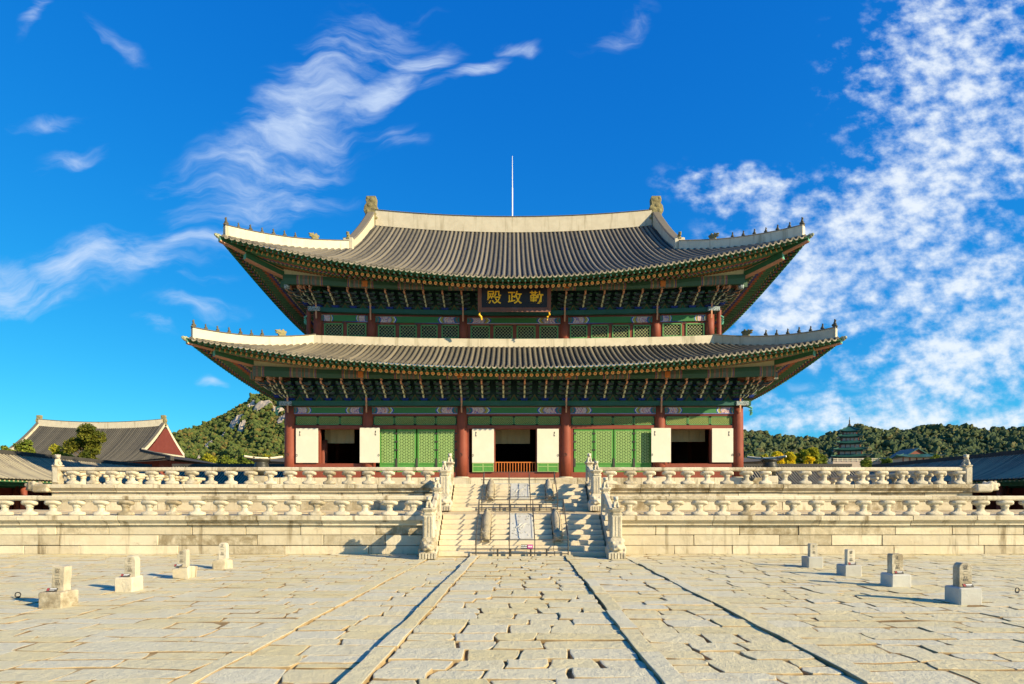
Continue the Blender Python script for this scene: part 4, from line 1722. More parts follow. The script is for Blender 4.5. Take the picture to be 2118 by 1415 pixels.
def eaves(R_, rf):
    for e in 'FLR':
        Hl = R_.half(e)
        n = int((Hl - .55) / .36)
        for i in range(-n, n + 1):
            a = i * .36
            ain, aend, oend, zend, fr = rafter_line(R_, e, a)
            p0 = R_.pt(e, ain, -.2, R_.zin + .2 * R_.slope)
            p1 = R_.pt(e, aend, oend, zend)
            inst('round_rafter', RAFT, rf, axis_matrix(p0, p1, .112, .112))
            u = a / Hl
            oe, ze = R_.oe(u), R_.ze(u)
            q0 = R_.pt(e, lerp(aend, ain, .22), oend - .75 * 1, ze - .0)
            q1 = R_.pt(e, a - (1 if a > 0 else -1) * .1 * fr, oe - .13, ze - .125)
            inst('flying_rafter', FLY, rf, axis_matrix(q0, q1, .047, .047))
        # boards along the eave and the boarded underside
        na = 60
        r1, r2, sf, sf2 = [], [], [], []
        for i in range(na + 1):
            a = lerp(-Hl + .12, Hl - .12, i / na)
            u = a / Hl
            ain, aend, oend, zend, fr = rafter_line(R_, e, a)
            sg = 1 if a >= 0 else -1
            oe, ze = R_.oe(u), R_.ze(u)
            r1.append([tuple(R_.pt(e, aend + sg * .05 * fr, oend + d, ze + z)) for d, z in ((-.02, -.165), (.07, -.165), (.07, -.075), (-.02, -.075))])
            r2.append([tuple(R_.pt(e, a, oe + d, ze + z)) for d, z in ((-.16, -.06), (-.03, -.06), (-.01, .03), (-.16, .03))])
            sf.append([tuple(R_.pt(e, ain, -.25, R_.zin + .25 * R_.slope + .13)), tuple(R_.pt(e, aend, oend + .03, zend + .125))])
            sf2.append([tuple(R_.pt(e, lerp(aend, ain, .22), oend - .75, ze + .075)), tuple(R_.pt(e, a, oe - .02, ze - .045))])
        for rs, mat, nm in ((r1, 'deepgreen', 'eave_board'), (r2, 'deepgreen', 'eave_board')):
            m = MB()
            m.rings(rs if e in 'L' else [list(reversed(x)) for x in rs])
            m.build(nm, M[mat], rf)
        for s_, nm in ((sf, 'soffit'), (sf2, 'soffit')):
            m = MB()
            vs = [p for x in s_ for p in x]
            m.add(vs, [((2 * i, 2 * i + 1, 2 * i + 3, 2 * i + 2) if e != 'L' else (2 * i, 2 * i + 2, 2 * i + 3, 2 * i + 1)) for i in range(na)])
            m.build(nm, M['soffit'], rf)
    # hip rafters at the two front corners
    zt = R_.ze(1)
    for q in (-1, 1):
        for (o0, o1, w, h, dz0, dz1, mt) in ((-.3, R_.ot - 1.25, .34, .38, -.50, -.50, 'deepgreen'), (.9, R_.ot - .15, .28, .30, -.05, -.22, 'deepgreen')):
            rs, ro = [], []
            for i in range(11):
                t = i / 10
                o = lerp(o0, o1, t)
                s_ = max(0, o) / R_.ot
                z = lerp(R_.zin + .1, zt, s_ ** 1.35) + lerp(dz0, dz1, t)
                c = R_.pt('F', q * (R_.W + o), o, z)
                d = Vector((q, 1, 0)).normalized() * (w / 2)
                up = Vector((0, 0, h))
                bump_ = Vector((0, 0, .10 * math.sin(min(1, t * 4) * math.pi))) if o0 < 0 else Vector((0, 0, 0))
                rs.append([tuple(c - d - bump_), tuple(c + d - bump_), tuple(c + d + up), tuple(c - d + up)])
                c2 = c - bump_
                ro.append([tuple(c2 - d * 1.06 + Vector((0, 0, -.03))), tuple(c2 + d * 1.06 + Vector((0, 0, -.03))), tuple(c2 + d * 1.06 + Vector((0, 0, .045))), tuple(c2 - d * 1.06 + Vector((0, 0, .045)))])
            m = MB()
            m.rings(rs if q < 0 else [list(reversed(x)) for x in rs])
            hr = m.build('hip_rafter', M[mt], rf)
            m = MB()
            m.rings(ro if q < 0 else [list(reversed(x)) for x in ro])
            m.build('edge_line', M['pink'], hr)
            m = MB()
            last = [Vector(x) for x in rs[-1]]
            out = Vector((q, -1, 0)).normalized() * .02
            m.rings([[tuple(x + out * k) for x in last] for k in (.1, 1.5)])
            m.build('end_plate', M['mint'], hr)
        # dragon-headed cap on the tip
        m = MB()
        for i, (d, r, dz) in enumerate(((0, .22, 0), (.2, .22, .0), (.42, .20, .04), (.62, .17, .09), (.76, .13, .14))):
            m.sph((d, 0, dz), (.18, r * .8, r), 10, 8)
        m.sph((.10, 0, .24), (.12, .1, .08), 8, 6)
        m.sph((.5, 0, .24), (.06, .06, .06), 8, 6)
        me = fused(m, 'corner_cap', M['capcol'], .035)
        tip = R_.pt('F', q * (R_.W + R_.ot - .35), R_.ot - .35, zt - .06)
        inst('corner_cap', me, rf, T(*tip, R(-45) if q > 0 else R(-135), (.66, .85, .85)))
        # hanging ball where the purlins cross
        m = MB()
        b = R_.pt('F', q * (R_.W + 1.55), 1.75, R_.zin - .62)
        m.lathe([(.05, -.2), (.16, -.16), (.21, -.05), (.21, .06), (.15, .16), (.08, .22)], 10, tuple(b))
        m.build('purlin_end', M['purlinend'], rf)


m_, nt_, b_ = nodemat('mottled_cap')
k_ = NT(nt_)
c_ = k_.mix(k_.ramp(k_.noise(worldpos(k_), 9, 5, .7), .4, .6), (.46, .41, .24), (.13, .19, .10))
k_.l(c_, b_.inputs['Base Color'])
b_.inputs['Roughness'].default_value = .6
M['capcol'] = m_
m_, nt_, b_ = nodemat('purlin_end_flower')
k_ = NT(nt_)
v_ = k_.n('ShaderNodeTexVoronoi')
v_.inputs['Scale'].default_value = 16
k_.l(worldpos(k_), v_.inputs['Vector'])
k_.l(k_.mix(k_.ramp(v_.outputs['Distance'], .35, .5), (.03, .05, .05), (.30, .36, .36)), b_.inputs['Base Color'])
M['purlinend'] = m_
eaves(RL, lower_roof)
eaves(RU, upper_roof)


# ------------------------------------------------------------------ brackets
def bracket_mesh(hz, nt_=4, out=.42):
    """stepped cluster: arms, bearing blocks and upturned tongues; origin on the plate beam, front = -y"""
    m = MB()
    m.rings([[(x * r, y * r, z) for x, y in ((-1, -1), (1, -1), (1, 1), (-1, 1))] for r, z in ((.17, .0), (.22, .10), (.24, .20))], 1)
    top = hz
    dz = (top - .20) / nt_
    for i in range(nt_):
        z = .20 + i * dz
        for j in range(0, i + 1):
            y = -out * j
            w = .50 if (i - j) % 2 == 0 else .36
            if j == i or j == 0 or j == i - 1:
                m.extr([(-w, z + dz * .25), (-w * .72, z), (w * .72, z), (w, z + dz * .25), (w, z + dz * .62), (-w, z + dz * .62)], y - .06, y + .06, 0)
                for bx in (-w + .09, w - .09):
                    m.rings([[(bx + xx * r, y + yy * r, zz) for xx, yy in ((-1, -1), (1, -1), (1, 1), (-1, 1))] for r, zz in ((.075, z + dz * .63), (.10, z + dz * .96))], 1 if (i + j) % 2 else 4)
        # tongue
        y1 = -out * (i + 1)
        s = [(0.2, 0), (y1 + .12, 0), (y1 - .02, -.02), (y1 - .20, dz * .55), (y1 - .16, dz * .80), (y1 - .04, dz * .45), (y1 + .10, dz * .62), (.2, dz * .62)]
        n = len(s)
        vs = [(-.055, y, z + q) for y, q in s] + [(.055, y, z + q) for y, q in s]
        fs = [tuple(range(n)), tuple(range(2 * n - 1, n - 1, -1))]
        m.add(vs, fs, 0)
        side = [(k, k + n, (k + 1) % n + n, (k + 1) % n) for k in range(n)]
        m.add(vs, side, 2 if i < 3 else 3)
    # top tongue facing out, orange
    y = -out * nt_
    m.box(-.055, .055, y - .22, y + .1, top + .0, top + .34, 3)
    m.box(-.045, .045, y - .34, y - .22, top + .16, top + .42, 3)
    return m.mesh('bracket', [M['slate'], M['blue'], M['tongue'], M['pink'], M['deepgreen']])


def arch_mesh(w, h):
    """painted panel between brackets: seated-figure shape in green on dark ground"""
    m = MB()
    m.box(-w / 2, w / 2, 0, .03, 0, h, 0)
    out = [(-.24, .02), (.24, .02), (.22, .16), (.14, .27), (.09, .34), (.07, .43), (0, .48), (-.07, .43), (-.09, .34), (-.14, .27), (-.22, .16)]
    m.extr(out, -.02, .0, 1)
    m.extr([(x * .55, .04 + z * .62) for x, z in out], -.035, -.02, 2)
    return m.mesh('painted_panel', [M['tealdark'], M['olive'], M['deepgreen']])


M['olive'] = paint_mat('olive_paint', (.13, .115, .04), light=(.16, .12, .04))
BRL, BRU = bracket_mesh(1.12), bracket_mesh(.84)
ARL, ARU = arch_mesh(1.20, 1.25), arch_mesh(1.20, 1.05)
COLX = [-1, 1]
lowcols = [-15.08, -9.83, -3.49, 3.49, 9.83, 15.08]
upcols = [-13.6, -9.86, -3.50, 3.50, 9.86, 13.6]


def rise2(x):
    return .24 * (abs(x) / 13.6) ** 2


def bracket_zone(R_, cols, per, zb, bm, am, rise, rf, hz):
    xs = []
    for i in range(5):
        n = per[i]
        for j in range(n + 1):
            xs.append((lerp(cols[i], cols[i + 1], j / (n + 1)), j == 0))
    xs.append((cols[-1], True))
    for x, iscol in xs:
        inst('bracket', bm, hall, T(CX + x, R_.Yf, zb + rise(x)))
        if iscol:
            m = MB()                                   # long tongue down the column head
            z0 = zb + rise(x)
            m.rings([[(CX + x + d * .05, R_.Yf - yy - e_, zz) for d, e_ in ((-1, 0), (1, 0), (1, .07), (-1, .07))] for yy, zz in ((.40, z0 - .80), (.46, z0 - .5), (.44, z0 - .1), (.52, z0 + .2))])
            m.build('column_tongue', M['pink'], hall)
            if abs(x) > R_.W - .1:
                continue
            m = MB()
            m.bevbox(CX + x - .17, CX + x + .17, R_.Yf - 2.12, R_.Yf - 1.7, zb + rise(x) + hz + .10, zb + rise(x) + hz + .48, .02)
            m.build('beam_end', M['orange'], hall)
    for i in range(len(xs) - 1):
        x = (xs[i][0] + xs[i + 1][0]) / 2
        w = xs[i + 1][0] - xs[i][0]
        inst('painted_panel', am, hall, T(CX + x, R_.Yf - .02, zb + rise(x), 0, (w / 1.2, 1, 1)))
    # corner cluster: extra diagonal and side brackets
    for q in (-1, 1):
        for ang, dx in ((R(45), 0.0), (R(22), .18), (R(68), .18)):
            inst('bracket', bm, hall, T(CX + q * R_.W, R_.Yf, zb + rise(R_.W), q * ang, (1, 1.25 if ang == R(45) else 1.05, 1)))
        for dx in (.42, .84):
            inst('bracket', bm, hall, T(CX + q * (R_.W + dx), R_.Yf - .02, zb + rise(R_.W) + .25, 0, (.8, .95, .86)))
        for k in range(10):
            y = R_.Yf + 1.2 + k * 1.5
            if y < R_.Yf + R_.depth:
                inst('bracket', bm, hall, T(CX + q * R_.W, y, zb + rise(R_.W), q * R(90)))
    # side walls of the bracket zone
    for q in (-1, 1):
        m = MB()
        xw = CX + q * (R_.W - .05)
        m.box(xw - .04, xw + .04, R_.Yf + .1, R_.Yf + R_.depth, zb - .9, R_.zin)
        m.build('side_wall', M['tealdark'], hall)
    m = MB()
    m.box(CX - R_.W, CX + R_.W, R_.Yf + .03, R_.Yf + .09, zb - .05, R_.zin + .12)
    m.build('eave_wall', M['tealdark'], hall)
    # purlin under the rafters, and the cream wedge between purlin and rafters
    n = 40
    ww = R_.W + 1.7
    zp = zb + hz + .02
    rs, rw = [], []
    for i in range(n + 1):
        x = lerp(-ww, ww, i / n)
        z = zp + rise(min(R_.W, abs(x)))
        ain, aend, oend, zend, fr = rafter_line(R_, 'F', x * R_.half('F') / (ww + .6) if abs(x) > R_.W - 2.2 else x)
        t = (1.8 + .2) / (oend + .2)
        zr = lerp(R_.zin + .2 * R_.slope, zend, t) - .05
        gp = max(0., zr - z - .42)
        z += gp * .5
        rs.append([(CX + x, R_.Yf - 1.78 + dy, z + dz) for dy, dz in ((0, -gp * .3), (-.24, -gp * .3), (-.28, .15), (-.24, .42), (0, .42))])
        rw.append([(CX + x, R_.Yf - 1.82 + dy, zz) for dy, zz in ((0, z + .40), (-.08, z + .40), (-.08, max(z + .42, zr)), (0, max(z + .42, zr)))])
    m = MB()
    m.rings(rs)
    m.build('eave_purlin', M['purlin'], hall)
    m = MB()
    m.rings(rw)
    m.build('eave_wedge', M['cream'], hall)
    for q in (-1, 1):
        m = MB()
        x = CX + q * (R_.W + 1.78)
        m.box(x - .14, x + .14, R_.Yf - 1.9, R_.Yf + R_.depth, zp + rise(R_.W), zp + rise(R_.W) + .42)
        m.build('eave_purlin', M['purlin'], hall)


bracket_zone(RL, lowcols, (3, 4, 4, 4, 3), 8.66, BRL, ARL, lambda x: 0., lower_roof, 1.12)
bracket_zone(RU, upcols, (2, 4, 4, 4, 2), 15.09, BRU, ARU, rise2, upper_roof, .84)

# ------------------------------------------------------------------ plinth, columns, beams
YF, YF2 = 41.4, 42.7
FX = lambda px: fx(px, YF)
FZ = lambda py: fz(py, YF)
rnd = random.Random(21)
x = -16.9
while x < 16.8:
    x2 = min(16.9, x + rnd.uniform(1.6, 2.6))
    m = MB()
    m.bevbox(CX + x + .003, CX + x2 - .003, 39.25 + rnd.uniform(-.006, .006), 40.2, 2.70, 3.45, .018, 0, .003)
    m.build('plinth_block', M['wall'], hall)
    x = x2
m = MB()
m.box(CX - 16.85, CX + 16.85, 39.9, 64.4, 2.6, 3.43)
m.build('plinth', M['wall'], hall)
m = MB()
m.bevbox(FX(1019) + .03, FX(1113), 38.75, 39.25, 2.70, 3.08, .015)
m.build('plinth_step', M['greystone'], hall)
cm = MB()
cm.lathe([(.37, 0), (.375, 1.5), (.36, 4.2), (.345, 5.0)], 20)
CM = cm.mesh('column', M['red'], smooth=True)
cb_ = MB()
cb_.lathe([(.52, -.05), (.55, .06), (.46, .13), (.42, .14)], 18)
CBM = cb_.mesh('column_base', M['carved'], smooth=True)
for i, x in enumerate(lowcols):
    c = inst('column', CM, hall, T(CX + x, YF, 3.58, 0, (1, 1, (8.30 - 3.58) / 5.0)))
    inst('column_base', CBM, c, T(CX + x, YF, 3.45))
    m = MB()                                       # iron ring on the column
    m.tube([(CX + x - .05 + .09 * math.cos(a), YF - .39, 5.05 + .09 * math.sin(a)) for a in [2 * math.pi * k / 12 for k in range(13)]], .014, 5)
    m.build('iron_ring', M['iron'], c)
    if 0 < i < 5:
        for dy in (5., 10.5, 16.):
            inst('inner_column', CM, hall, T(CX + x, YF + dy, 3.45, 0, (1.1, 1.1, 1.0)))
for q in (-1, 1):
    for k in range(1, 5):
        inst('column', CM, hall, T(CX + q * 15.08, YF + k * 5.25, 3.58, 0, (1, 1, (8.30 - 3.58) / 5.0)))
c2 = MB()
c2.lathe([(.32, 0), (.32, 2.2)], 18)
C2M = c2.mesh('column', M['red'], smooth=True)
for x in upcols:
    inst('column', C2M, hall, T(CX + x, YF2, 12.7 + rise2(x), 0, (1, 1, 1.0)))
for q in (-1, 1):
    m = MB()
    m.lathe([(.16, 0), (.16, 2.6)], 12, (CX + q * 14.25, YF2 - .05, 12.6))
    m.build('corner_strut', M['red'], hall)


def seg_beam(x0, x1, y0, y1, z0, z1, mat, name, rf=None, b=.012):
    m = MB()
    r0 = rf(x0) if rf else 0
    r1 = rf(x1) if rf else 0
    c = b
    pts = lambda x, r: [(x, y0 + c, z0 + r), (x, y1, z0 + r), (x, y1, z1 + r), (x, y0 + c, z1 + r), (x, y0, z1 - c + r), (x, y0, z0 + c + r)]
    m.rings([[(CX + p[0], p[1], p[2]) for p in reversed(pts(x, r))] for x, r in ((x0, r0), (x1, r1))])
    me = m
    return me.build(name, M[mat], hall)


for i in range(5):
    a, b = lowcols[i] + .3, lowcols[i + 1] - .3
    seg_beam(a, b, YF - .17, YF + .17, FZ(857.0), FZ(842.0), 'beam', 'painted_beam')
    seg_beam(lowcols[i] + (.0 if i else -.75), lowcols[i + 1] + (.0 if i < 4 else .75), YF - .42, YF + .3, FZ(840.6), 8.655, 'teal', 'plate_beam')
    seg_beam(lowcols[i] + (.0 if i else -.77), lowcols[i + 1] + (.0 if i < 4 else .77), YF - .435, YF - .421, 8.60, 8.650, 'deepgreen', 'plate_line', b=.001)
    a, b = upcols[i] + .27, upcols[i + 1] - .27
    seg_beam(a, b, YF2 - .17, YF2 + .17, 14.22, 14.66, 'beam', 'painted_beam', rise2)
    seg_beam(upcols[i] + (.0 if i else -.6), upcols[i + 1] + (.0 if i < 4 else .6), YF2 - .40, YF2 + .3, 14.78, 15.085, 'teal', 'plate_beam', rise2)
    seg_beam(a, b, YF2 - .10, YF2 + .10, 14.66, 14.78, 'red_dark', 'tie_strip', rise2)
    seg_beam(lowcols[i] + .3, lowcols[i + 1] - .3, YF - .10, YF + .10, FZ(842.0), FZ(840.6), 'red_dark', 'tie_strip')
for R_, z, r in ((RL, 8.45, 0), (RU, 14.93, .24)):      # carved plate-beam ends at the corners
    for q in (-1, 1):
        m = MB()
        xx = CX + q * (R_.W + .15)
        m.bevbox(xx - .42, xx + .42, R_.Yf - .52, R_.Yf - .40, z - .14 + r, z + .17 + r, .03)
        m.build('plate_end', M['purlinend'], hall)
        m = MB()
        for k in range(3):
            m.tube([(xx + q * (.45 + .12 * k), R_.Yf - .1, z - .1 - .3 * k), (xx + q * (.75 + .0 * k), R_.Yf - .15, z - .25 - .15 * k), (xx + q * .62, R_.Yf - .15, z - .55 - .1 * k)], [.09, .08, .03], 6)
        m.build('corner_carving', M['mint'], hall)


# ------------------------------------------------------------------ lattices, doors, windows
def lattice_mesh(w, h, fams, bw, bd, mat, name='lattice'):
    """fams: (angle, spacing); bars clipped to a w x h rectangle, x centred, z from 0"""
    m = MB()
    for k, (ang, sp_) in enumerate(fams):
        d = (math.cos(ang), math.sin(ang))
        nrm = (-d[1], d[0])
        R0 = math.hypot(w, h) / 2
        i0 = int(R0 / sp_) + 1
        for i in range(-i0, i0 + 1):
            c = (nrm[0] * i * sp_, nrm[1] * i * sp_)
            t0, t1 = -1e9, 1e9
            ok = True
            for ax, lim in ((0, w / 2), (1, h / 2)):
                if abs(d[ax]) < 1e-6:
                    if abs(c[ax]) > lim:
                        ok = False
                    continue
                a, b = (-lim - c[ax]) / d[ax], (lim - c[ax]) / d[ax]
                t0, t1 = max(t0, min(a, b)), min(t1, max(a, b))
            if not ok or t1 - t0 < .02:
                continue
            p0 = (c[0] + d[0] * t0, k * .004, c[1] + d[1] * t0 + h / 2)
            p1 = (c[0] + d[0] * t1, k * .004, c[1] + d[1] * t1 + h / 2)
            m.bar(p0, p1, bd, bw, 0, Vector((nrm[0], 0, nrm[1])))
    return m.mesh(name, mat)


def frame_mb(x0, x1, z0, z1, y0, y1, t, mat=0):
    m = MB()
    m.box(x0, x0 + t, y0, y1, z0, z1, mat)
    m.box(x1 - t, x1, y0, y1, z0, z1, mat)
    m.box(x0 + t, x1 - t, y0, y1, z0, z0 + t, mat)
    m.box(x0 + t, x1 - t, y0, y1, z1 - t, z1, mat)
    return m


LAT = {}


def get_lat(kind, w, h):
    key = (kind, round(w, 2), round(h, 2))
    if key not in LAT:
        if kind == 'door':
            LAT[key] = lattice_mesh(w, h, ((R(90), .17), (R(30), .17), (R(-30), .17)), .05, .03, M['lattice'])
        elif kind == 'window':
            LAT[key] = lattice_mesh(w, h, ((R(45), .16), (R(-45), .16)), .018, .02, M['winlat'])
        else:
            LAT[key] = lattice_mesh(w, h, ((R(45), .085), (R(-45), .085)), .030, .025, M['lattice_up'])
    return LAT[key]


M['winlat'] = paint_mat('window_lattice', (.42, .46, .20), spread=.3)
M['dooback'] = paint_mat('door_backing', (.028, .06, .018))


def lattice_door(px0, px1, top, lat_bot, bot, y):
    x0, x1 = FX(px0), FX(px1)
    z1, zl, z0 = FZ(top), FZ(lat_bot), FZ(bot)
    m = frame_mb(x0, x1, z0, z1, y, y + .07, .10)
    m.box(x0 + .1, x1 - .1, y, y + .07, zl - .10, zl - .02)
    m.box(x0 + .1, x1 - .1, y + .005, y + .065, zl - .36, zl - .30)
    d = m.build('lattice_door', M['green'], hall)
    w, h = x1 - x0 - .2, z1 - .1 - (zl - .02)
    inst('lattice', get_lat('door', w, h), d, T((x0 + x1) / 2, y + .02, zl - .02))
    m = MB()
    m.box(x0 + .1, x1 - .1, y + .045, y + .055, z0 + .1, z1 - .1)
    m.build('door_panel', M['dooback'], d)
    m = MB()
    m.box(x0 + .1, x1 - .1, y + .03, y + .045, z0 + .1, zl - .12)
    m.build('lower_panel', M['green'], d)
    return d


for p0, p1 in ((786, 819), (822, 861), (864, 902), (904, 944)):
    lattice_door(p0, p1, 888.5, 957, 977, YF - .10)
for p0, p1 in ((1187, 1227), (1229, 1268), (1270, 1309), (1312, 1346)):
    lattice_door(p0, p1, 888.5, 957, 977, YF - .10)
# hinges and bolts between the lattice doors
for px in (820.5, 862.5, 903, 943.5, 1188, 1228, 1269, 1310.5):
    for py in ((897, 914, 931) if px not in (862.5, 1269) else ()):
        m = MB()
        m.bevbox(FX(px) - .10, FX(px) + .10, YF - .135, YF - .101, FZ(py) - .06, FZ(py) + .06, .01)
        m.build('hinge', M['iron'], hall)
    m = MB()
    m.bevbox(FX(px) - .075, FX(px) + .075, YF - .14, YF - .102, FZ(966), FZ(948.5), .012)
    m.build('door_strap', M['iron'], hall)


def paper_door(px0, px1, top, bot, y, lower=None, latch=1):
    x0, x1 = FX(px0), FX(px1)
    m = MB()
    m.bevbox(x0, x1, y, y + .05, FZ(bot), FZ(top), .008)
    d = m.build('paper_door', M['paper'], hall)
    m = MB()
    xl = lerp(x0, x1, .18 if latch > 0 else .8)
    zl = FZ(top) - .28
    m.tube([(xl, y - .012, zl), (xl - .03, y - .015, zl - .18), (xl + .03, y - .015, zl - .22), (xl + .03, y - .015, zl - .14)], .014, 5)
    m.box(xl - .03, xl + .03, y - .014, y - .001, zl - .03, zl + .08)
    m.build('latch', M['iron'], d)
    m = MB()
    m.tube([(lerp(x0, x1, .04 if latch > 0 else .96) + .05 * math.cos(a), y - .014, FZ(bot) + .5 + .07 * math.sin(a)) for a in [2 * math.pi * k / 10 for k in range(11)]], .011, 5)
    m.build('ring_pull', M['iron'], d)
    if lower:
        z0, z1 = FZ(lower), FZ(bot) - .01
        m = frame_mb(x0 + .02, x1 - .02, z0, z1, y + .0, y + .05, .06)
        xm = (x0 + x1) / 2
        m.box(xm - .04, xm + .04, y + .002, y + .05, z0 + .06, z1 - .06)
        zm = lerp(z0, z1, .62)
        m.box(x0 + .08, x1 - .08, y + .004, y + .05, zm - .03, zm + .03)
        f = m.build('lower_frame', M['lattice'], d)
        m = MB()
        m.box(x0 + .08, x1 - .08, y + .02, y + .045, z0 + .06, z1 - .06)
        m.build('lower_panel', M['green'], f)
    return d


YD = YF - .28
paper_door(615, 660.5, 887, 958, YD, None, 1)
paper_door(747.5, 788, 886.5, 958, YF - .46, None, -1)
paper_door(977, 1022, 888, 958, YD, 977, 1)
paper_door(1110.5, 1155, 888, 958, YD, 977, -1)
paper_door(1344, 1384, 887, 957, YF - .46, None, 1)
paper_door(1470, 1513.5, 887, 957, YD, None, -1)

# fixed framing of the ground floor
zs0, zs1 = 3.46, FZ(977)
bays = [(lowcols[i] + .33, lowcols[i + 1] - .33) for i in range(5)]
for i, (a, b) in enumerate(bays):
    sill = FZ(977) if i in (1, 2, 3) else FZ(959)
    m = MB()
    m.bevbox(CX + a, CX + b, YF - .16, YF + .16, 3.46, sill, .02)
    m.build('door_sill', M['red'], hall)
    m = MB()
    m.bevbox(CX + a, CX + b, YF - .16, YF + .16, FZ(888), FZ(880.3), .015)
    m.build('lintel', M['red'], hall)
    m = MB()
    m.box(CX + a, CX + b, YF - .12, YF + .12, FZ(861.0), FZ(857.2))
    m.build('tie_strip', M['red_dark'], hall)
    for s in (0, 1):
        x0 = CX + (a if s == 0 else b - .16)
        m = MB()
        m.box(x0, x0 + .16, YF - .13, YF + .13, sill + .002, FZ(888) - .002)
        m.build('door_post', M['red'], hall)
    # transom lattices
    n = 3 if i in (0, 4) else 4
    z0, z1 = FZ(880.0), FZ(861.3)
    w = (b - a - .1) / n
    for k in range(n):
        xa = CX + a + .05 + w * k
        f = frame_mb(xa + .02, xa + w - .02, z0 + .02, z1 - .02, YF - .08, YF + .0, .055).build('transom', M['winframe'], hall)
        inst('lattice', get_lat('transom', round(w - .15, 2), round(z1 - z0 - .15, 2)), f, T(xa + w / 2, YF - .05, z0 + .075))
        m = MB()
        m.box(xa + .05, xa + w - .05, YF - .01, YF + .005, z0 + .05, z1 - .05)
        m.build('transom_panel', M['dooback'], f)
        m = MB()
        for cx_ in (xa + .02, xa + w - .02):
            m.box(cx_ - .07, cx_ + .07, YF - .09, YF - .081, z0, z0 + .09)
            m.box(cx_ - .07, cx_ + .07, YF - .09, YF - .081, z1 - .09, z1)
        m.build('corner_plate', M['iron'], f)
# jambs beside the openings
for px in (661.5, 746.5, 1022.8, 1110, 1384.6, 1469.4):
    m = MB()
    m.box(FX(px) - .06, FX(px) + .06, YF - .14, YF + .14, zs1 if 1000 < px < 1120 else FZ(958.6), FZ(888.2))
    m.build('jamb', M['red'], hall)
# low rail in the middle doorway
x0, x1 = FX(1024), FX(1109)
za, zb = FZ(976.5), FZ(955.5)
m = MB()
m.bevbox(x0, x1, YF - .05, YF + .03, zb - .07, zb, .01)
rl = m.build('doorway_rail', M['orange'], hall)
for k in range(15):
    m = MB()
    x = lerp(x0 + .06, x1 - .06, k / 14)
    m.bevbox(x - .024, x + .024, YF - .035, YF + .015, za, zb - .07, .006)
    m.build('rail_bar', M['orange'], rl)

# interior: floor, back wall, blinds
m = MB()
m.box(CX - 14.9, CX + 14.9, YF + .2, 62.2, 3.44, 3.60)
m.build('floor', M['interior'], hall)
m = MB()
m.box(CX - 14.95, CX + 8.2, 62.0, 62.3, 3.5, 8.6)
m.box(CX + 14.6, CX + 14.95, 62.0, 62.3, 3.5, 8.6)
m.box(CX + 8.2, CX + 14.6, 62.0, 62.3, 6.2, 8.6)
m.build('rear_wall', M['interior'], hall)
for k in range(5):
    xa = CX + 8.3 + k * 1.25
    f = frame_mb(xa, xa + 1.2, 3.6, 6.2, 62.0, 62.1, .12).build('rear_door', M['interior'], hall)
    inst('lattice', get_lat('door', .96, 2.36), f, T(xa + .6, 62.05, 3.72))
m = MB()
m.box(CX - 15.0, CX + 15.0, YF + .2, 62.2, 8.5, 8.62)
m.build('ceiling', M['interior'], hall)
for q in (-1, 1):
    m = MB()
    m.box(CX + q * 15.0 - .05, CX + q * 15.0 + .05, YF + .2, 62.2, 3.5, 8.5)
    m.build('flank_wall', M['red_dark'], hall)
for px0, px1, py0, py1, yy in ((672, 733, 892, 917, 43.0), (1022, 1096, 890, 918, 43.4), (1387, 1458, 890, 914, 43.2)):
    xa, xb = fx(px0, yy), fx(px1, yy)
    z1_, z0_ = fz(py0 - 6, yy), fz(py1, yy)
    m = MB()
    n = 14
    m.rings([[(lerp(xa, xb, k / n), yy + .03 * math.sin(k * 1.7), z) for z in (z0_, z1_)] + [(lerp(xa, xb, k / n), yy + .02 + .03 * math.sin(k * 1.7), z) for z in (z1_, z0_)] for k in range(n + 1)])
    m.build('blind', M['linen'], hall)
for px in (668, ):
    inst('inner_column', CM, hall, T(fx(px, 42.9), 42.9, 3.46, 0, (.9, .9, .55)))

# upper storey wall with its windows
FX2 = lambda px: fx(px, YF2)
wins = [(673, 709), (720, 757), (784, 817), (828, 861), (872, 904), (915, 948), (975, 1012), (1022.5, 1059), (1070, 1106), (1117, 1153),
        (1180, 1213), (1223.5, 1257), (1267, 1300.5), (1310.5, 1344), (1371, 1408), (1419, 1455)]
for i in range(5):
    a, b = upcols[i] + .2, upcols[i + 1] - .2
    r = rise2((a + b) / 2)
    ws = [w for w in wins if a < FX2((w[0] + w[1]) / 2) - CX < b]
    z0, z1, zb, zt = 13.22 + r, 14.06 + r, 12.7, 14.24 + r
    m = MB()
    ed = [CX + a]
    for w in ws:
        ed += [FX2(w[0]), FX2(w[1])]
    ed.append(CX + b)
    for k in range(0, len(ed), 2):
        m.box(ed[k], ed[k + 1], YF2 - .06, YF2 + .06, zb, zt)
    for w in ws:
        m.box(FX2(w[0]), FX2(w[1]), YF2 - .06, YF2 + .06, zb, z0)
        m.box(FX2(w[0]), FX2(w[1]), YF2 - .06, YF2 + .06, z1, zt)
    wl = m.build('window_wall', M['red'], hall)
    for w in ws:
        xa, xb = FX2(w[0]), FX2(w[1])
        f = frame_mb(xa - .05, xb + .05, z0 - .05, z1 + .05, YF2 - .12, YF2 - .061, .085).build('window', M['winframe'], hall)
        inst('lattice', get_lat('window', round(xb - xa, 2), round(z1 - z0, 2)), f, T((xa + xb) / 2, YF2 - .06, z0))
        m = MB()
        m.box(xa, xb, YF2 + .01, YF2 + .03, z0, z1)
        m.build('pane', M['interior'], f)  # sheet coloured near-black in place of the unlit room behind the lattice
        m = MB()
        for xx in (xa - .05, xb + .05):
            for zz in (z0 - .05, z1 + .05):
                m.box(xx - .06, xx + .06, YF2 - .125, YF2 - .1205, zz - .05, zz + .05)
        m.build('corner_plate', M['iron'], f)
m = MB()
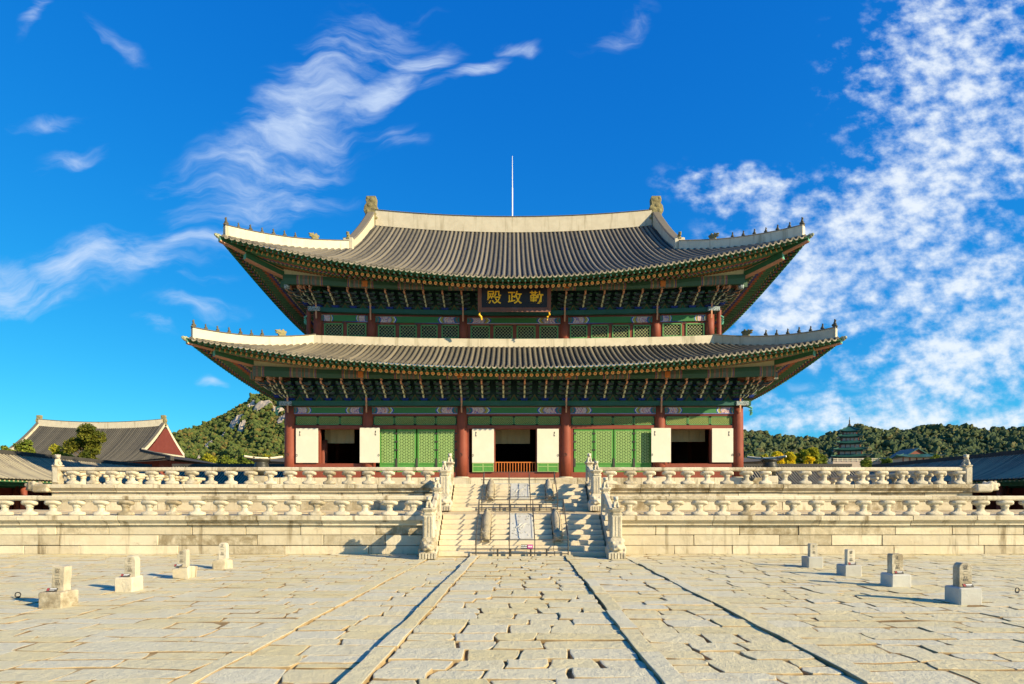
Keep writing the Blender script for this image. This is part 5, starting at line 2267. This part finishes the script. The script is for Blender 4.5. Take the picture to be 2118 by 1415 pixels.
for q in (-1, 1):
    m.box(CX + q * 13.55 - .05, CX + q * 13.55 + .05, YF2 + .1, 61.0, 12.5, 15.2)
m.build('flank_wall', M['red_dark'], hall)

# ------------------------------------------------------------------ name board
nbY = 40.55
c = P(1064, 618.5, nbY)
NBM = Matrix.Translation(c) @ Matrix.Rotation(R(9), 4, 'X')
Sb = F / nbY
nb = thing('name_board', 'black name board with three gold characters in a patterned frame under the upper eaves', 'sign', c)
w, h = 136 / Sb / 2, 34 / Sb / 2
m = MB()
m.box(-w, w, 0, .06, -h, h + .2)
inst('panel', m.mesh('panel', M['black']), nb, NBM)
for nm, pts in (('frame', [(-w, -h), (w, -h), (w + .24, -h - .30), (-w - .24, -h - .30)]), ('frame', [(-w, h + .2), (-w, -h), (-w - .24, -h - .30), (-w - .24, h + .3)]),
                ('frame', [(w, -h), (w, h + .2), (w + .24, h + .3), (w + .24, -h - .30)]), ('frame', [(-w, h + .2), (-w - .24, h + .36), (w + .24, h + .36), (w, h + .2)])):
    m = MB()
    inner = [abs(px) <= w + 1e-6 and (-h - 1e-6 <= pz <= h + .2 + 1e-6) for px, pz in pts]
    vs = [(px, .0 if inn else -.16, pz) for (px, pz), inn in zip(pts, inner)] + [(px, .07 if inn else -.10, pz) for (px, pz), inn in zip(pts, inner)]
    m.add(vs, [(0, 1, 2, 3), (7, 6, 5, 4), (0, 4, 5, 1), (1, 5, 6, 2), (2, 6, 7, 3), (3, 7, 4, 0)])
    inst(nm, m.mesh('frame', M['signframe']), nb, NBM)
for ch, px in (('殿', 1021.5), ('政', 1065), ('勤', 1109.5)):
    g = glyphs(ch, 1.0, M['gold'], .010, .02)
    xs = [v.co.x for v in g.vertices]
    ys = [v.co.y for v in g.vertices]
    s = 25.5 / Sb / max(.01, (max(ys) - min(ys)))
    cxm, cym = (max(xs) + min(xs)) / 2, (max(ys) + min(ys)) / 2
    inst('gold_character', g, nb, NBM @ Matrix.Translation(((px - 1064) / Sb, -.015, .10)) @ UPRIGHT @ Matrix.Diagonal((s * 1.12, s, 1, 1)) @ Matrix.Shear('XY', 4, (0, 0)) @ Matrix.Translation((-cxm, -cym, 0)))
for q in (-1, 1):
    m = MB()
    m.tube([(q * (w + .1), -.1, -h - .28), (q * (w + .16), -.14, -h - .48), (q * (w + .02), -.12, -h - .62), (q * (w + .0), -.1, -h - .82)], [.04, .07, .07, .05], 7)
    inst('dragon_hook', m.mesh('dragon_hook', M['hook']) if 'hook' in M else m.mesh('dragon_hook', M['gold']), nb, NBM)


# ------------------------------------------------------------------ bronze vessels
def urn(label, px, Y):
    x = fx(px, Y)
    t = thing('bronze_urn', label, 'urn', (x, Y, 2.75), group='bronze urns')
    m = MB()
    m.bevbox(x - .45, x + .45, Y - .45, Y + .45, 2.735, 3.10, .03)
    m.bevbox(x - .36, x + .36, Y - .36, Y + .36, 3.10, 3.52, .03)
    m.build('stone_stand', M['carved'], t)
    m = MB()
    m.lathe([(.20, 0), (.34, .08), (.44, .3), (.45, .52), (.41, .7), (.36, .78), (.37, .84), (.44, .88), (.46, .95), (.43, 1.0), (.36, .98), (.3, .7)], 24, (x, Y, 3.58))
    m.build('vessel', M['bronze'], t, smooth=True)
    for q in (-1, 1):
        m = MB()
        m.tube([(x + q * .40, Y, 4.35), (x + q * .53, Y, 4.50), (x + q * .52, Y, 4.72), (x + q * .42, Y, 4.66)], .04, 6)
        m.build('handle', M['bronze'], t)
    for k in range(3):
        a = 2 * math.pi * k / 3
        m = MB()
        m.tube([(x + .3 * math.cos(a), Y + .3 * math.sin(a), 3.75), (x + .34 * math.cos(a), Y + .34 * math.sin(a), 3.52)], [.09, .06], 7)
        m.build('leg', M['bronze'], t)


urn('dark bronze urn on a stone stand beside the hall, towards the mountain with bare rock', 541, 38.4)
urn('dark bronze urn on a stone stand beside the hall, towards the pagoda', 1592, 38.4)


# ------------------------------------------------------------------ galleries round the court
def tile_rows(mb, pa, pb, qa, qb, n, r, sag=.0, seg=4):
    """rounded rows from the eave line pa-pb up to the ridge line qa-qb"""
    pa, pb, qa, qb = map(Vector, (pa, pb, qa, qb))
    d = (pb - pa).normalized()
    for i in range(n):
        t = (i + .5) / n
        e, g = pa.lerp(pb, t), qa.lerp(qb, t)
        rs = []
        for k in range(seg + 1):
            s = k / seg
            p = e.lerp(g, s)
            p.z -= sag * 4 * s * (1 - s)
            rs.append([tuple(p + d * (r * math.cos(a)) + Vector((0, 0, r * math.sin(a)))) for a in (0, math.pi / 3, 2 * math.pi / 3, math.pi)])
        mb.rings(rs, caps=True)


def slope_sheet(mb, pa, pb, qa, qb, sag, seg=5, n=6):
    pa, pb, qa, qb = map(Vector, (pa, pb, qa, qb))
    vs = []
    for i in range(n + 1):
        e, g = pa.lerp(pb, i / n), qa.lerp(qb, i / n)
        for k in range(seg + 1):
            s = k / seg
            p = e.lerp(g, s)
            p.z -= sag * 4 * s * (1 - s) + .03
            vs.append(tuple(p))
    fs = []
    for i in range(n):
        for k in range(seg):
            q = i * (seg + 1) + k
            fs.append((q, q + seg + 1, q + seg + 2, q + 1))
    mb.add(vs, fs)


def gallery(label, e0, e1, inward, zr, ze, half, cols, rows_r=.085):
    """long roofed corridor; e0-e1: eave line towards the court; inward: unit vector from eave to ridge"""
    e0, e1, inw = Vector((*e0, 0)), Vector((*e1, 0)), Vector((*inward, 0))
    mid = (e0 + e1) / 2 + inw * half
    t = thing('gallery', label, 'gallery', (mid.x, mid.y, 0), group='roofed galleries round the court')
    L = (e1 - e0).length
    up = lambda z: Vector((0, 0, z))
    n = int(L / .34)
    sh = MB()
    slope_sheet(sh, e0 + up(ze), e1 + up(ze), e0 + inw * half + up(zr), e1 + inw * half + up(zr), .22)
    slope_sheet(sh, e1 + inw * 2 * half + up(ze), e0 + inw * 2 * half + up(ze), e1 + inw * half + up(zr), e0 + inw * half + up(zr), .22)
    rf = sh.build('roof', M['tile_dark'], t)
    tr = MB()
    tile_rows(tr, e0 + up(ze), e1 + up(ze), e0 + inw * half + up(zr), e1 + inw * half + up(zr), n, rows_r, .22)
    tr.build('tile_rows', M['eavetile'], rf, kind='stuff')
    m = MB()
    a, b = e0 + inw * half, e1 + inw * half
    m.bar(a + up(zr + .12), b + up(zr + .12), .4, .34)
    m.build('ridge', M['tile_far'], rf)
    m = MB()
    m.bar(e0 + inw * .25 + up(ze - .18), e1 + inw * .25 + up(ze - .18), .12, .14)
    m.build('eave_board', M['deepgreen'], rf)
    rf_ = MB()
    for i in range(int(L / .42)):
        s = (i + .5) * .42
        p = e0 + (e1 - e0) * (s / L)
        rf_.tube([p + inw * .12 + up(ze - .16), p + inw * 1.4 + up(ze + .1)], .055, 5)
    rf_.build('rafters', M['cream'], rf, kind='stuff')
    k = int(L / 3.6)
    for row, off in enumerate((1.1, 2 * half - 1.2)):
        m = MB()
        m.bar(e0 + inw * off + up(ze - .35), e1 + inw * off + up(ze - .35), .25, .35)
        m.build('beam', M['deepgreen'], t)
        for i in range(k + 1):
            p = e0 + (e1 - e0) * ((i + .3) / (k + .6)) + inw * off
            if not cols(p):
                continue
            m = MB()
            m.lathe([(.24, 0), (.22, ze - .2)], 12, (p.x, p.y, .0))
            m.build('column', M['red'], t, smooth=True)
    m = MB()
    p0, p1 = e0 + inw * (2 * half - .9), e1 + inw * (2 * half - .9)
    m.bar(p0 + up(ze / 2), p1 + up(ze / 2), .2, ze)
    m.build('back_wall', M['red_dark'], t)
    m = MB()
    m.bar((e0 + e1) / 2 - (e1 - e0) / 2 + inw * half + up(.12), e1 + inw * half + up(.12), 2 * half - .6, .30)
    m.build('floor', M['carved'], t)


gallery('long low tiled gallery with red columns on the court side towards the big-gabled grey roof', (-38, 30), (-38, 72), (-1, 0), 5.9, 3.65, 4.4, lambda p: p.y < 62)
gallery('long low tiled gallery with shaded columns on the court side towards the pagoda', (38, 72), (38, 30), (1, 0), 5.9, 3.65, 4.4, lambda p: p.y < 62)
gallery('low tiled gallery roof seen through the balustrade behind the hall', (-42.2, 72), (42.2, 72), (0, 1), 6.25, 3.75, 4.4, lambda p: False)


# ------------------------------------------------------------------ big pavilion with red gable
def pavilion():
    Y0 = 118.
    S = F / Y0
    g = lambda px, py, Y=Y0: P(px, py, Y)
    r0, r1 = g(82, 884), g(338, 884)
    zr = r0.z
    cxm = (r0.x + r1.x) / 2
    t = thing('pavilion', 'big palace pavilion with grey hip-and-gable roof and red boarded gable', 'pavilion', (cxm, Y0, 0))
    half_l = (r1.x - r0.x) / 2
    dep = 10.2                                     # ridge to eave in plan
    ze = 8.4
    xl, xr = r0.x - 6.5, r1.x + 6.5
    gz = lerp(ze, zr, .30)
    m = MB()
    # front slope with the pitch of a curved roof; lower part runs on to the hips
    e0, e1 = Vector((xl - 1, Y0 - dep, ze)), Vector((xr + 1, Y0 - dep, ze))
    n, seg = 20, 10

    def fz_(s):
        return lerp(ze, zr, .62 * s + .38 * s * s)
    for ysgn in (-1, 1):
        vs = []
        for i in range(n + 1):
            for k in range(seg + 1):
                s = k / seg
                hw = half_l if s > .34 else lerp(half_l + 7.5, half_l + .2, s / .34)
                x = cxm + lerp(-hw, hw, i / n)
                rise_ = .8 * abs(lerp(-1, 1, i / n)) ** 2 * (1 if s > .34 else 1 + (.34 - s))
                vs.append((x, Y0 + ysgn * dep * (1 - s), fz_(s) + rise_ * .7))
        fs = []
        for i in range(n):
            for k in range(seg):
                q = i * (seg + 1) + k
                f = (q, q + seg + 1, q + seg + 2, q + 1)
                fs.append(f if ysgn < 0 else f[::-1])
        m.add(vs, fs)
    for q in (-1, 1):                              # side skirts below the gables
        a = Vector((cxm + q * half_l, Y0 - dep * .66, fz_(.34) + .5))
        b = Vector((cxm + q * half_l, Y0 + dep * .66, fz_(.34) + .5))
        c = Vector((cxm + q * (half_l + 7.5), Y0 + dep, ze + .9))
        d = Vector((cxm + q * (half_l + 7.5), Y0 - dep, ze + .9))
        m.add([tuple(v) for v in (a, b, c, d)], [(0, 1, 2, 3) if q < 0 else (3, 2, 1, 0)])
    rf = m.build('roof', M['tile_dark'], t)
    rows = MB()
    for i in range(92):
        x = cxm + lerp(-half_l - 6, half_l + 6, (i + .5) / 92)
        s1 = 1. if abs(x - cxm) <= half_l else lerp(.34, 0, (abs(x - cxm) - half_l) / 7.5)
        rs = []
        for k in range(8):
            s = s1 * k / 7
            z = fz_(s) + .56 * ((x - cxm) / half_l) ** 2 * .8
            rs.append([(x + .13 * math.cos(a), Y0 - dep * (1 - s), z + .05 + .14 * math.sin(a)) for a in (0, 1.05, 2.09, 3.14)])
        rows.rings(rs)
    rows.build('tile_rows', M['tile_far'], rf, kind='stuff')
    pts = [(cxm + lerp(-half_l, half_l, i / 14), Y0, zr - .2 + .6 * (lerp(-1, 1, i / 14)) ** 2) for i in range(15)]
    band(pts, 1.15, .8, 'main_ridge', rf, 'plaster')
    for q in (-1, 1):
        xg = cxm + q * (half_l + .15)
        pts = [(xg + q * .0, Y0 - dep * (1 - s), fz_(s) + .55) for s in [lerp(.97, .34, i / 8) for i in range(9)]]
        band(pts, .6, .6, 'gable_ridge', rf, 'plaster')
        pts = [(xg, Y0 + dep * (1 - s), fz_(s) + .55) for s in [lerp(.97, .34, i / 8) for i in range(9)]]
        band(pts, .6, .6, 'gable_ridge', rf, 'plaster')
        pts = [(xg + q * 7.2 * s, Y0 - dep * (.66 + .34 * s), lerp(fz_(.34), ze + .5, s) + .25) for s in [i / 6 for i in range(7)]]
        band(pts, .6, .7, 'hip_ridge', rf, 'tile_far')
        pts = [(xg + q * .4, Y0 + y, fz_(.34) + .2) for y in (-dep * .6, -2, dep * .6)]
        band(pts, .4, .6, 'skirt_ridge', rf, 'plaster')
        m = MB()
        prof = [(Y0 - dep * (1 - s), fz_(s) + .2) for s in (.36, .5, .65, .8, .95)]
        prof += [(2 * Y0 - y, z) for y, z in reversed(prof)]
        m.rings([[(xg + q * (.30 + d), y, z) for y, z in prof] for d in (0, .12)])
        m.build('gable_boards', M['red_dark'], rf)
        inst('ridge_beast', RB, rf, T(cxm + q * half_l, Y0, zr + .4, 0 if q < 0 else math.pi, .95))
    m = MB()
    m.box(cxm - half_l - 3, cxm + half_l + 3, Y0 - dep + 3.5, Y0 + dep - 3.5, 0, ze + 1)
    m.build('wall', M['red_dark'], t)
    for i in range(8):
        m = MB()
        m.lathe([(.4, 0), (.36, ze)], 10, (cxm + lerp(-half_l - 4, half_l + 4, i / 7), Y0 - dep + 2.4, 0))
        m.build('column', M['red'], t)


pavilion()


# ------------------------------------------------------------------ far museum pagoda and small green-roofed hall
def hip_tier(cx, cy, z, half, rise, up, mat, name, parent, rz=0., inner=.35, n=8, rmat='tealpale'):
    """square tiled roof tier with upturned corners"""
    m = MB()
    ring_n = 5
    rs = []
    for k in range(ring_n + 1):
        s = k / ring_n
        r = lerp(half, half * inner, s)
        z_ = z + rise * (.55 * s + .45 * s * s)
        ring = []
        for e in range(4):
            for i in range(n):
                u = lerp(-1, 1, i / n)
                x, y = u * r, -r
                cr = (1 - s) ** 2
                k2 = 1 + .04 * u * u * cr
                for _ in range(e):
                    x, y = -y, x
                ring.append((x * k2, y * k2, z_ + up * abs(u) ** 2.5 * cr))
        rs.append(ring)
    low = [(x * .94, y * .94, zz - .25) for x, y, zz in rs[0]]
    m.rings([low] + rs)
    c, s_ = math.cos(rz), math.sin(rz)
    m.v = [(cx + x * c - y * s_, cy + x * s_ + y * c, zz) for x, y, zz in m.v]
    o = m.build(name, M[mat], parent)
    for q in range(4):                              # hip ridges
        a = rz + R(45) + q * R(90)
        pts = []
        for k in range(5):
            t_ = k / 4
            rr = lerp(half * 1.04, half * inner, t_) * math.sqrt(2)
            pts.append((cx + rr * math.cos(a), cy + rr * math.sin(a), z + rise * (.55 * t_ + .45 * t_ * t_) + up * (1 - t_) ** 2 + .12))
        mm = MB()
        mm.tube(pts, .16, 5)
        mm.build('hip_ridge', M[rmat], o)
    return o


M['tealpale'] = paint_mat('teal_ridge', (.05, .14, .11))


def pagoda():
    Y0 = 260.
    S = F / Y0
    cx = fx(1757, Y0)
    z_ = lambda py: fz(py, Y0)
    rz = R(-24)
    zb = z_(959)
    t = thing('pagoda', 'five-tiered pagoda tower with dark teal tiled roofs and tall finial', 'pagoda', (cx, Y0, 0))
    m = MB()
    w = 15.
    m.bevbox(cx - w, cx + w, Y0 - w, Y0 + w, -.5, zb, .2)
    m.build('podium', M['farwall'], t)
    c, s_ = math.cos(rz), math.sin(rz)

    def rot(x, y):
        return cx + x * c - y * s_, Y0 + x * s_ + y * c
    tiers = [(946.5, 47, 40), (932.5, 41, 34), (918, 33.5, 29), (904.5, 29, 25), (893, 24, 20)]
    prev = zb
    for i, (py, hr, hb) in enumerate(tiers):
        z = z_(py)
        k = .73
        half, body = hr / S * k, hb / S * k * (.80 if i else .86)
        m = MB()
        vs = [rot(x * body, y * body) for x, y in ((-1, -1), (1, -1), (1, 1), (-1, 1))]
        m.rings([[(x, y, zz) for x, y in vs] for zz in (prev, z)])
        bd = m.build('storey', M['farwall'], t)
        for e in range(4):
            for q in range(5):
                x, y = lerp(-1, 1, q / 4) * body, -body * 1.01
                for _ in range(e):
                    x, y = -y, x
                xx, yy = rot(x, y)
                mm = MB()
                mm.tube([(xx, yy, prev), (xx, yy, z)], .16, 6)
                mm.build('pillar', M['red'], bd)
        mm = MB()
        vs = [rot(x * body * 1.12, y * body * 1.12) for x, y in ((-1, -1), (1, -1), (1, 1), (-1, 1))]
        mm.rings([[(x, y, zz) for x, y in vs] for zz in (z - .55, z - .1)])
        mm.build('bracket_band', M['tealdark'], bd)
        hip_tier(cx, Y0, z, half, 1.05 if i < 4 else 2.6, .55, 'farteal', 'roof', t, rz, .70 if i < 4 else .06)
        prev = z + (.8 if i < 4 else 2.4)
    m = MB()
    m.lathe([(.9, 0), (.7, .4), (.45, .6), (.5, .9), (.25, 1.1), (.22, 2.2), (.3, 2.4), (.12, 2.6), (.05, 4.0)], 10, (cx, Y0, z_(893) + 2.3))
    m.build('finial', M['clay_dark'], t)
    # pale railing round the podium
    for q in range(4):
        mm = MB()
        for k in range(2):
            a = [(-w, -w), (w, -w), (w, w), (-w, w)]
            p0, p1 = a[q], a[(q + 1) % 4]
            mm.bar((cx + p0[0], Y0 + p0[1], zb + .45 + .6 * k), (cx + p1[0], Y0 + p1[1], zb + .45 + .6 * k), .25, .28)
        for k in range(16):
            x, y = lerp(p0[0], p1[0], k / 15), lerp(p0[1], p1[1], k / 15)
            mm.box(cx + x - .14, cx + x + .14, Y0 + y - .14, Y0 + y + .14, zb, zb + 1.3)
        mm.build('railing', M['plaster'], t)


pagoda()


def green_hall():
    Y0 = 235.
    S = F / Y0
    t0 = P(1885, 930, Y0)
    zb, ze, zr = fz(962, Y0), fz(948, Y0), fz(932, Y0)
    cx = t0.x
    t = thing('green_roofed_hall', 'small hall with teal tiled roof and red gable beside the pagoda', 'hall', (cx, Y0, 0))
    m = MB()
    m.box(cx - 6.5, cx + 6.5, Y0 - 5, Y0 + 5, 0, ze)
    w = m.build('wall', M['farwall'], t)
    for i in range(6):
        mm = MB()
        x = cx + lerp(-6.4, 6.4, i / 5)
        mm.tube([(x, Y0 - 5.1, zb), (x, Y0 - 5.1, ze)], .2, 6)
        mm.build('column', M['red'], w)
    o = hip_tier(cx, Y0, ze, 7.9, 1.3, .8, 'farteal', 'roof', t, R(-12), .55)
    m = MB()
    gw, gh = 3.6, zr - ze - .9
    zg = ze + 1.0
    m.rings([[(cx - gw, y, zg), (cx + gw, y, zg), (cx + .2, y, zg + gh), (cx - .2, y, zg + gh)] for y in (Y0 - 3.6, Y0 + 7)])
    m.build('gable', M['red'], o)
    for q in (-1, 1):
        m = MB()
        m.rings([[(cx + q * (gw + .6), y, zg - .3), (cx + q * (gw + .6), y, zg + .05), (cx, y, zg + gh + .55), (cx, y, zg + gh + .15)][::q] for y in (Y0 - 4.2, Y0 + 7)])
        m.build('gable_slope', M['farteal'], o)


green_hall()



def rear_hall(label, cx):
    Y0, ze = 95., fz(962, 95.)
    t = thing('rear_hall', label, 'hall', (cx, Y0, 0), 'small halls behind the rear gallery')
    m = MB()
    m.box(cx - 5.6, cx + 5.6, Y0 - 5, Y0 + 5, 0, ze)
    m.build('wall', M['farwall'], t)
    o = hip_tier(cx, Y0, ze, 7.4, .9, .7, 'tile_far', 'roof', t, 0, .5, 8, 'plaster')
    band([(cx - 3.4, Y0, ze + 1.0), (cx, Y0, ze + .8), (cx + 3.4, Y0, ze + 1.0)], .35, .5, 'main_ridge', o, 'plaster')


rear_hall('low grey hip-roofed hall behind the gallery, beside the rocky mountain', -30.4)
rear_hall('low grey hip-roofed hall behind the gallery, beside the ginkgos', 31.3)


# ------------------------------------------------------------------ hills and their woods
def noise1(x, y, seed=0):
    return (math.sin(x * 1.7 + seed) * math.cos(y * 2.3 + seed * 1.3) + .5 * math.sin(x * 4.1 + y * 3.3 + seed * 2) + .25 * math.sin(x * 9.3 - y * 7.7 + seed)) / 1.75


def interp(pts, x):
    if x <= pts[0][0]:
        return pts[0][1]
    for (a, b), (c, d) in zip(pts, pts[1:]):
        if x <= c:
            t = (x - a) / (c - a)
            t = t * t * (3 - 2 * t) * .5 + t * .5
            return lerp(b, d, t)
    return pts[-1][1]


def hill(name, prof, Y, front, back, px0, px1, mat, forest, ntrees, tsize, seed, rough):
    rnd = random.Random(seed)

    def pos(px, s):
        """s: 0 at the foot in front, 1 on the crest, 2 at the foot behind"""
        yy = Y - front * (1 - s) if s <= 1 else Y + back * (s - 1)
        zc = fz(interp(prof, px), Y) - tsize * .55
        f = min(1, max(0, s if s <= 1 else 2 - s))
        f = f * (1.12 - .12 * f)
        z = zc * f + rough * noise1(px * .02, s * 5, seed) * math.sin(min(1, s) * math.pi) * .9
        return (fx(px, min(yy, Y)), yy, z)
    nx, ns = 90, 28
    m = MB()
    vs = [pos(lerp(px0, px1, i / nx), 2 * k / ns) for i in range(nx + 1) for k in range(ns + 1)]
    fs = []
    for i in range(nx):
        for k in range(ns):
            q = i * (ns + 1) + k
            fs.append((q, q + ns + 1, q + ns + 2, q + 1))
    m.add(vs, fs)
    h = tag(m.build(name, M[mat], smooth=True), kind='structure')
    # crowns: lumpy little clumps of facets
    ico_v, ico_f = [], []
    t = (1 + 5 ** .5) / 2
    base = [(-1, t, 0), (1, t, 0), (-1, -t, 0), (1, -t, 0), (0, -1, t), (0, 1, t), (0, -1, -t), (0, 1, -t), (t, 0, -1), (t, 0, 1), (-t, 0, -1), (-t, 0, 1)]
    fb = [(0, 11, 5), (0, 5, 1), (0, 1, 7), (0, 7, 10), (0, 10, 11), (1, 5, 9), (5, 11, 4), (11, 10, 2), (10, 7, 6), (7, 1, 8), (3, 9, 4), (3, 4, 2), (3, 2, 6), (3, 6, 8), (3, 8, 9), (4, 9, 5), (2, 4, 11), (6, 2, 10), (8, 6, 7), (9, 8, 1)]
    fo = MB()
    ico = [Vector(v).normalized() for v in base]
    placed = 0
    while placed < ntrees:
        px = rnd.uniform(px0 + 4, px1 - 4)
        s = rnd.uniform(.05, 1.04)
        x, y, z = pos(px, s)
        py = VY - (z - CAMZ) / y * F
        if py > 985 or (forest and forest(px, s, rnd)):
            ntrees -= .2
            continue
        placed += 1
        k = tsize * (rnd.uniform(.5, 1.1) if rnd.random() < .8 else rnd.uniform(1.1, 1.9))
        kz = k * rnd.uniform(.8, 1.3)
        isl = []
        for c in range(3):
            ox, oy, oz = (0, 0, 0) if c == 0 else (rnd.uniform(-.45, .45) * k, rnd.uniform(-.45, .1) * k, rnd.uniform(-.2, .35) * k)
            kk = .62 if c == 0 else rnd.uniform(.3, .45)
            for v in ico:
                j = rnd.uniform(.65, 1.2)
                isl.append((x + ox + v.x * k * kk * j, y + oy + v.y * k * kk * j, z + oz + kz * .45 + v.z * kz * kk * .9 * j))
        fo.add(isl, [tuple(i + 12 * c for i in f) for c in range(3) for f in fb])
    fo.build('woodland', M[mat], h, kind='stuff')
    return h, pos


rocks = [(489, .74, 26, .035), (545, .80, 40, .03), (575, .74, 22, .03), (585, .60, 20, .03), (432, .55, 16, .02), (462, .66, 12, .02), (500, .63, 14, .02), (405, .36, 22, .02), (520, .88, 18, .02)]


def norock(px, s, rnd):
    for rx, rs, rw, rh in rocks:
        if ((px - rx) / (rw * .7)) ** 2 + ((s - rs) / (rh * 2.0)) ** 2 < 1:
            return True
    return False


left_hill, lpos = hill('mountain', [(180, 955), (300, 925), (360, 897), (400, 886), (440, 871), (470, 855), (500, 836), (528, 817), (548, 811), (575, 809), (620, 800), (680, 800), (760, 830), (900, 900)],
                       1500, 520, 700, 180, 760, 'forest_left', norock, 9500, 6.2, 3, 14)
rk = random.Random(9)
for rx, rs, rw, rh in rocks:
    m = MB()
    n = 9
    grid = []
    for i in range(n):
        for j in range(6):
            u, v = lerp(-1, 1, i / (n - 1)), lerp(-1, 1, j / 5)
            x, y, z = lpos(rx + u * rw * (.5 + .35 * rk.random()) * (1 - .5 * v * v), rs + v * rh * 2.0 + u * rh * .6)
            edge = max(abs(u), abs(v)) > .95
            grid.append((x, y, z + (-6 if edge else 5 + rk.uniform(-1.5, 2.5))))
    m.add(grid, [(i * 6 + j, i * 6 + j + 6, i * 6 + j + 7, i * 6 + j + 1) for i in range(n - 1) for j in range(5)])
    m.build('rock_face', M['rock'], left_hill)
right_hill, rpos = hill('wooded_hill', [(1380, 880), (1480, 886), (1545, 893), (1600, 903), (1660, 911), (1700, 909), (1740, 898), (1775, 884), (1800, 886), (1830, 894), (1870, 894), (1930, 886), (1990, 883), (2040, 893), (2080, 891), (2118, 890), (2300, 884), (2500, 900)],
                        720, 260, 400, 1400, 2330, 'forest_right', None, 8000, 4.6, 5, 7)


# ------------------------------------------------------------------ trees
def leaf_cloud(mb, clusters, n, size, rnd, flat=.6):
    """small leaf sprays spread through the clusters' volume"""
    tot = sum(r[0] * r[1] * r[2] for _, r in clusters)
    for c, r in clusters:
        k = max(12, int(n * r[0] * r[1] * r[2] / tot))
        for _ in range(k):
            d = Vector((rnd.gauss(0, 1), rnd.gauss(0, 1), rnd.gauss(0, 1))).normalized() * rnd.uniform(.45, 1.05)
            p = Vector(c) + Vector((d.x * r[0], d.y * r[1], d.z * r[2]))
            a = Vector((rnd.gauss(0, 1), rnd.gauss(0, 1), rnd.gauss(0, flat))).normalized()
            b = a.cross(Vector((rnd.gauss(0, 1), rnd.gauss(0, 1), rnd.gauss(0, 1)))).normalized()
            s = size * rnd.uniform(.6, 1.4)
            mb.add([tuple(p - a * s), tuple(p + b * s * .55 + a * s * .1), tuple(p + a * s), tuple(p - b * s * .55 - a * s * .1)], [(0, 1, 2, 3)])


def tree(name, label, px, Y, ptop, pbase, hw, mat, seed, n=5000, size=.16, shape='round', group=None):
    rnd = random.Random(seed)
    S = F / Y
    x0 = fx(px, Y)
    zt, zb = fz(ptop, Y), fz(pbase, Y)
    W = hw / S
    t = thing(name, label, 'tree', (x0, Y, 0), group)
    m = MB()
    m.tube([(x0, Y, -.1), (x0 + .1, Y, zb * .6), (x0 + rnd.uniform(-.2, .2), Y, lerp(zb, zt, .35)), (x0, Y, lerp(zb, zt, .85))], [.34, .26, .18, .05], 8)
    tips = []
    cl = []
    nc = 26 if shape != 'cone' else 22
    for i in range(nc):
        f = (i + .5) / nc
        z = lerp(zb, zt, f)
        if shape == 'cone':
            rad = W * (1 - f) ** .7
        else:
            rad = W * math.sqrt(max(.05, 1 - (2 * f - .85) ** 2 / 1.4))
        a = rnd.uniform(0, 6.28)
        q = rnd.uniform(.25, .85) * rad
        c = (x0 + q * math.cos(a), Y + q * math.sin(a), z + rnd.uniform(-.1, .1) * (zt - zb))
        r = rnd.uniform(.26, .44) * W
        cl.append((c, (r, r, r * rnd.uniform(.55, .9))))
        m.tube([(x0, Y, lerp(zb, zt, max(0, f - .25))), c], [.09, .03], 5)
    m.build('trunk', M['bark'], t)
    m = MB()
    leaf_cloud(m, cl, n, size, rnd)
    cr = m.build('crown', M[mat], t)
    return t


g_ = 'trees showing above the gallery roofs'
tree('juniper_tree', 'tall dense yellow-green juniper in front of the big grey pavilion roof', 178, 84, 884, 972, 38, 'leaf', 1, 9000, .17, 'round')
tree('juniper_tree', 'smaller bright bush-like tree at the foot of the tall juniper', 118, 86, 930, 975, 26, 'leafyel', 2, 3500, .16)
tree('willow_tree', 'feathery light green tree at the far edge of the pavilion roof', 52, 92, 915, 962, 22, 'leafgreen', 3, 3000, .17)
tree('juniper_tree', 'low round green tree beside the willow at the pavilion corner', 12, 90, 926, 965, 20, 'leafgreen', 4, 2500, .17)
tree('ginkgo_tree', 'golden yellow ginkgo behind the bronze urn', 1608, 112, 936, 985, 24, 'ginkgo', 5, 8000, .28, 'cone', g_)
tree('ginkgo_tree', 'second golden ginkgo, slimmer, beside the leafy green tree', 1632, 114, 938, 985, 20, 'ginkgo', 6, 6000, .28, 'cone', g_)
tree('broadleaf_tree', 'bushy yellow-green tree between the ginkgos and the pagoda', 1668, 118, 933, 985, 27, 'leafyel', 7, 7000, .28, 'round', g_)
tree('ginkgo_tree', 'small golden bush low in front of the bushy yellow-green tree', 1674, 110, 947, 985, 12, 'ginkgo', 8, 2500, .24, 'round', g_)
tree('broadleaf_tree', 'green rounded tree at the foot of the pagoda', 1697, 122, 944, 985, 18, 'leafgreen', 9, 3200, .22, 'round', g_)
tree('broadleaf_tree', 'dark green tree next to the hall corner column', 1548, 118, 947, 985, 18, 'leafgreen', 10, 3000, .22, 'round', g_)
tree('broadleaf_tree', 'yellowing tree behind the urn towards the corner column', 1580, 120, 942, 985, 16, 'leafyel', 11, 2600, .22, 'round', g_)
for i, (px, ptop, w) in enumerate(((395, 948, 24), (430, 944, 26), (470, 947, 26), (510, 943, 26), (552, 946, 26), (585, 944, 24))):
    tree('broadleaf_tree', ('yellowing tree among the green ones along the mountain foot' if i % 3 == 1 else 'green tree in the row along the mountain foot behind the gallery'), px, 130 + 4 * (i % 2), ptop, 985, w, ('leafgreen', 'leafyel')[i % 3 == 1], 20 + i, 2600, .26, 'round', 'tree row at the mountain foot')
for i, (px, ptop, w) in enumerate(((1835, 950, 18), (1935, 946, 22), (1790, 952, 16))):
    tree('broadleaf_tree', 'dark tree beside the small green-roofed hall', px, 200, ptop, 980, w, 'leafgreen', 40 + i, 2200, .34, 'round', 'trees round the small green-roofed hall')
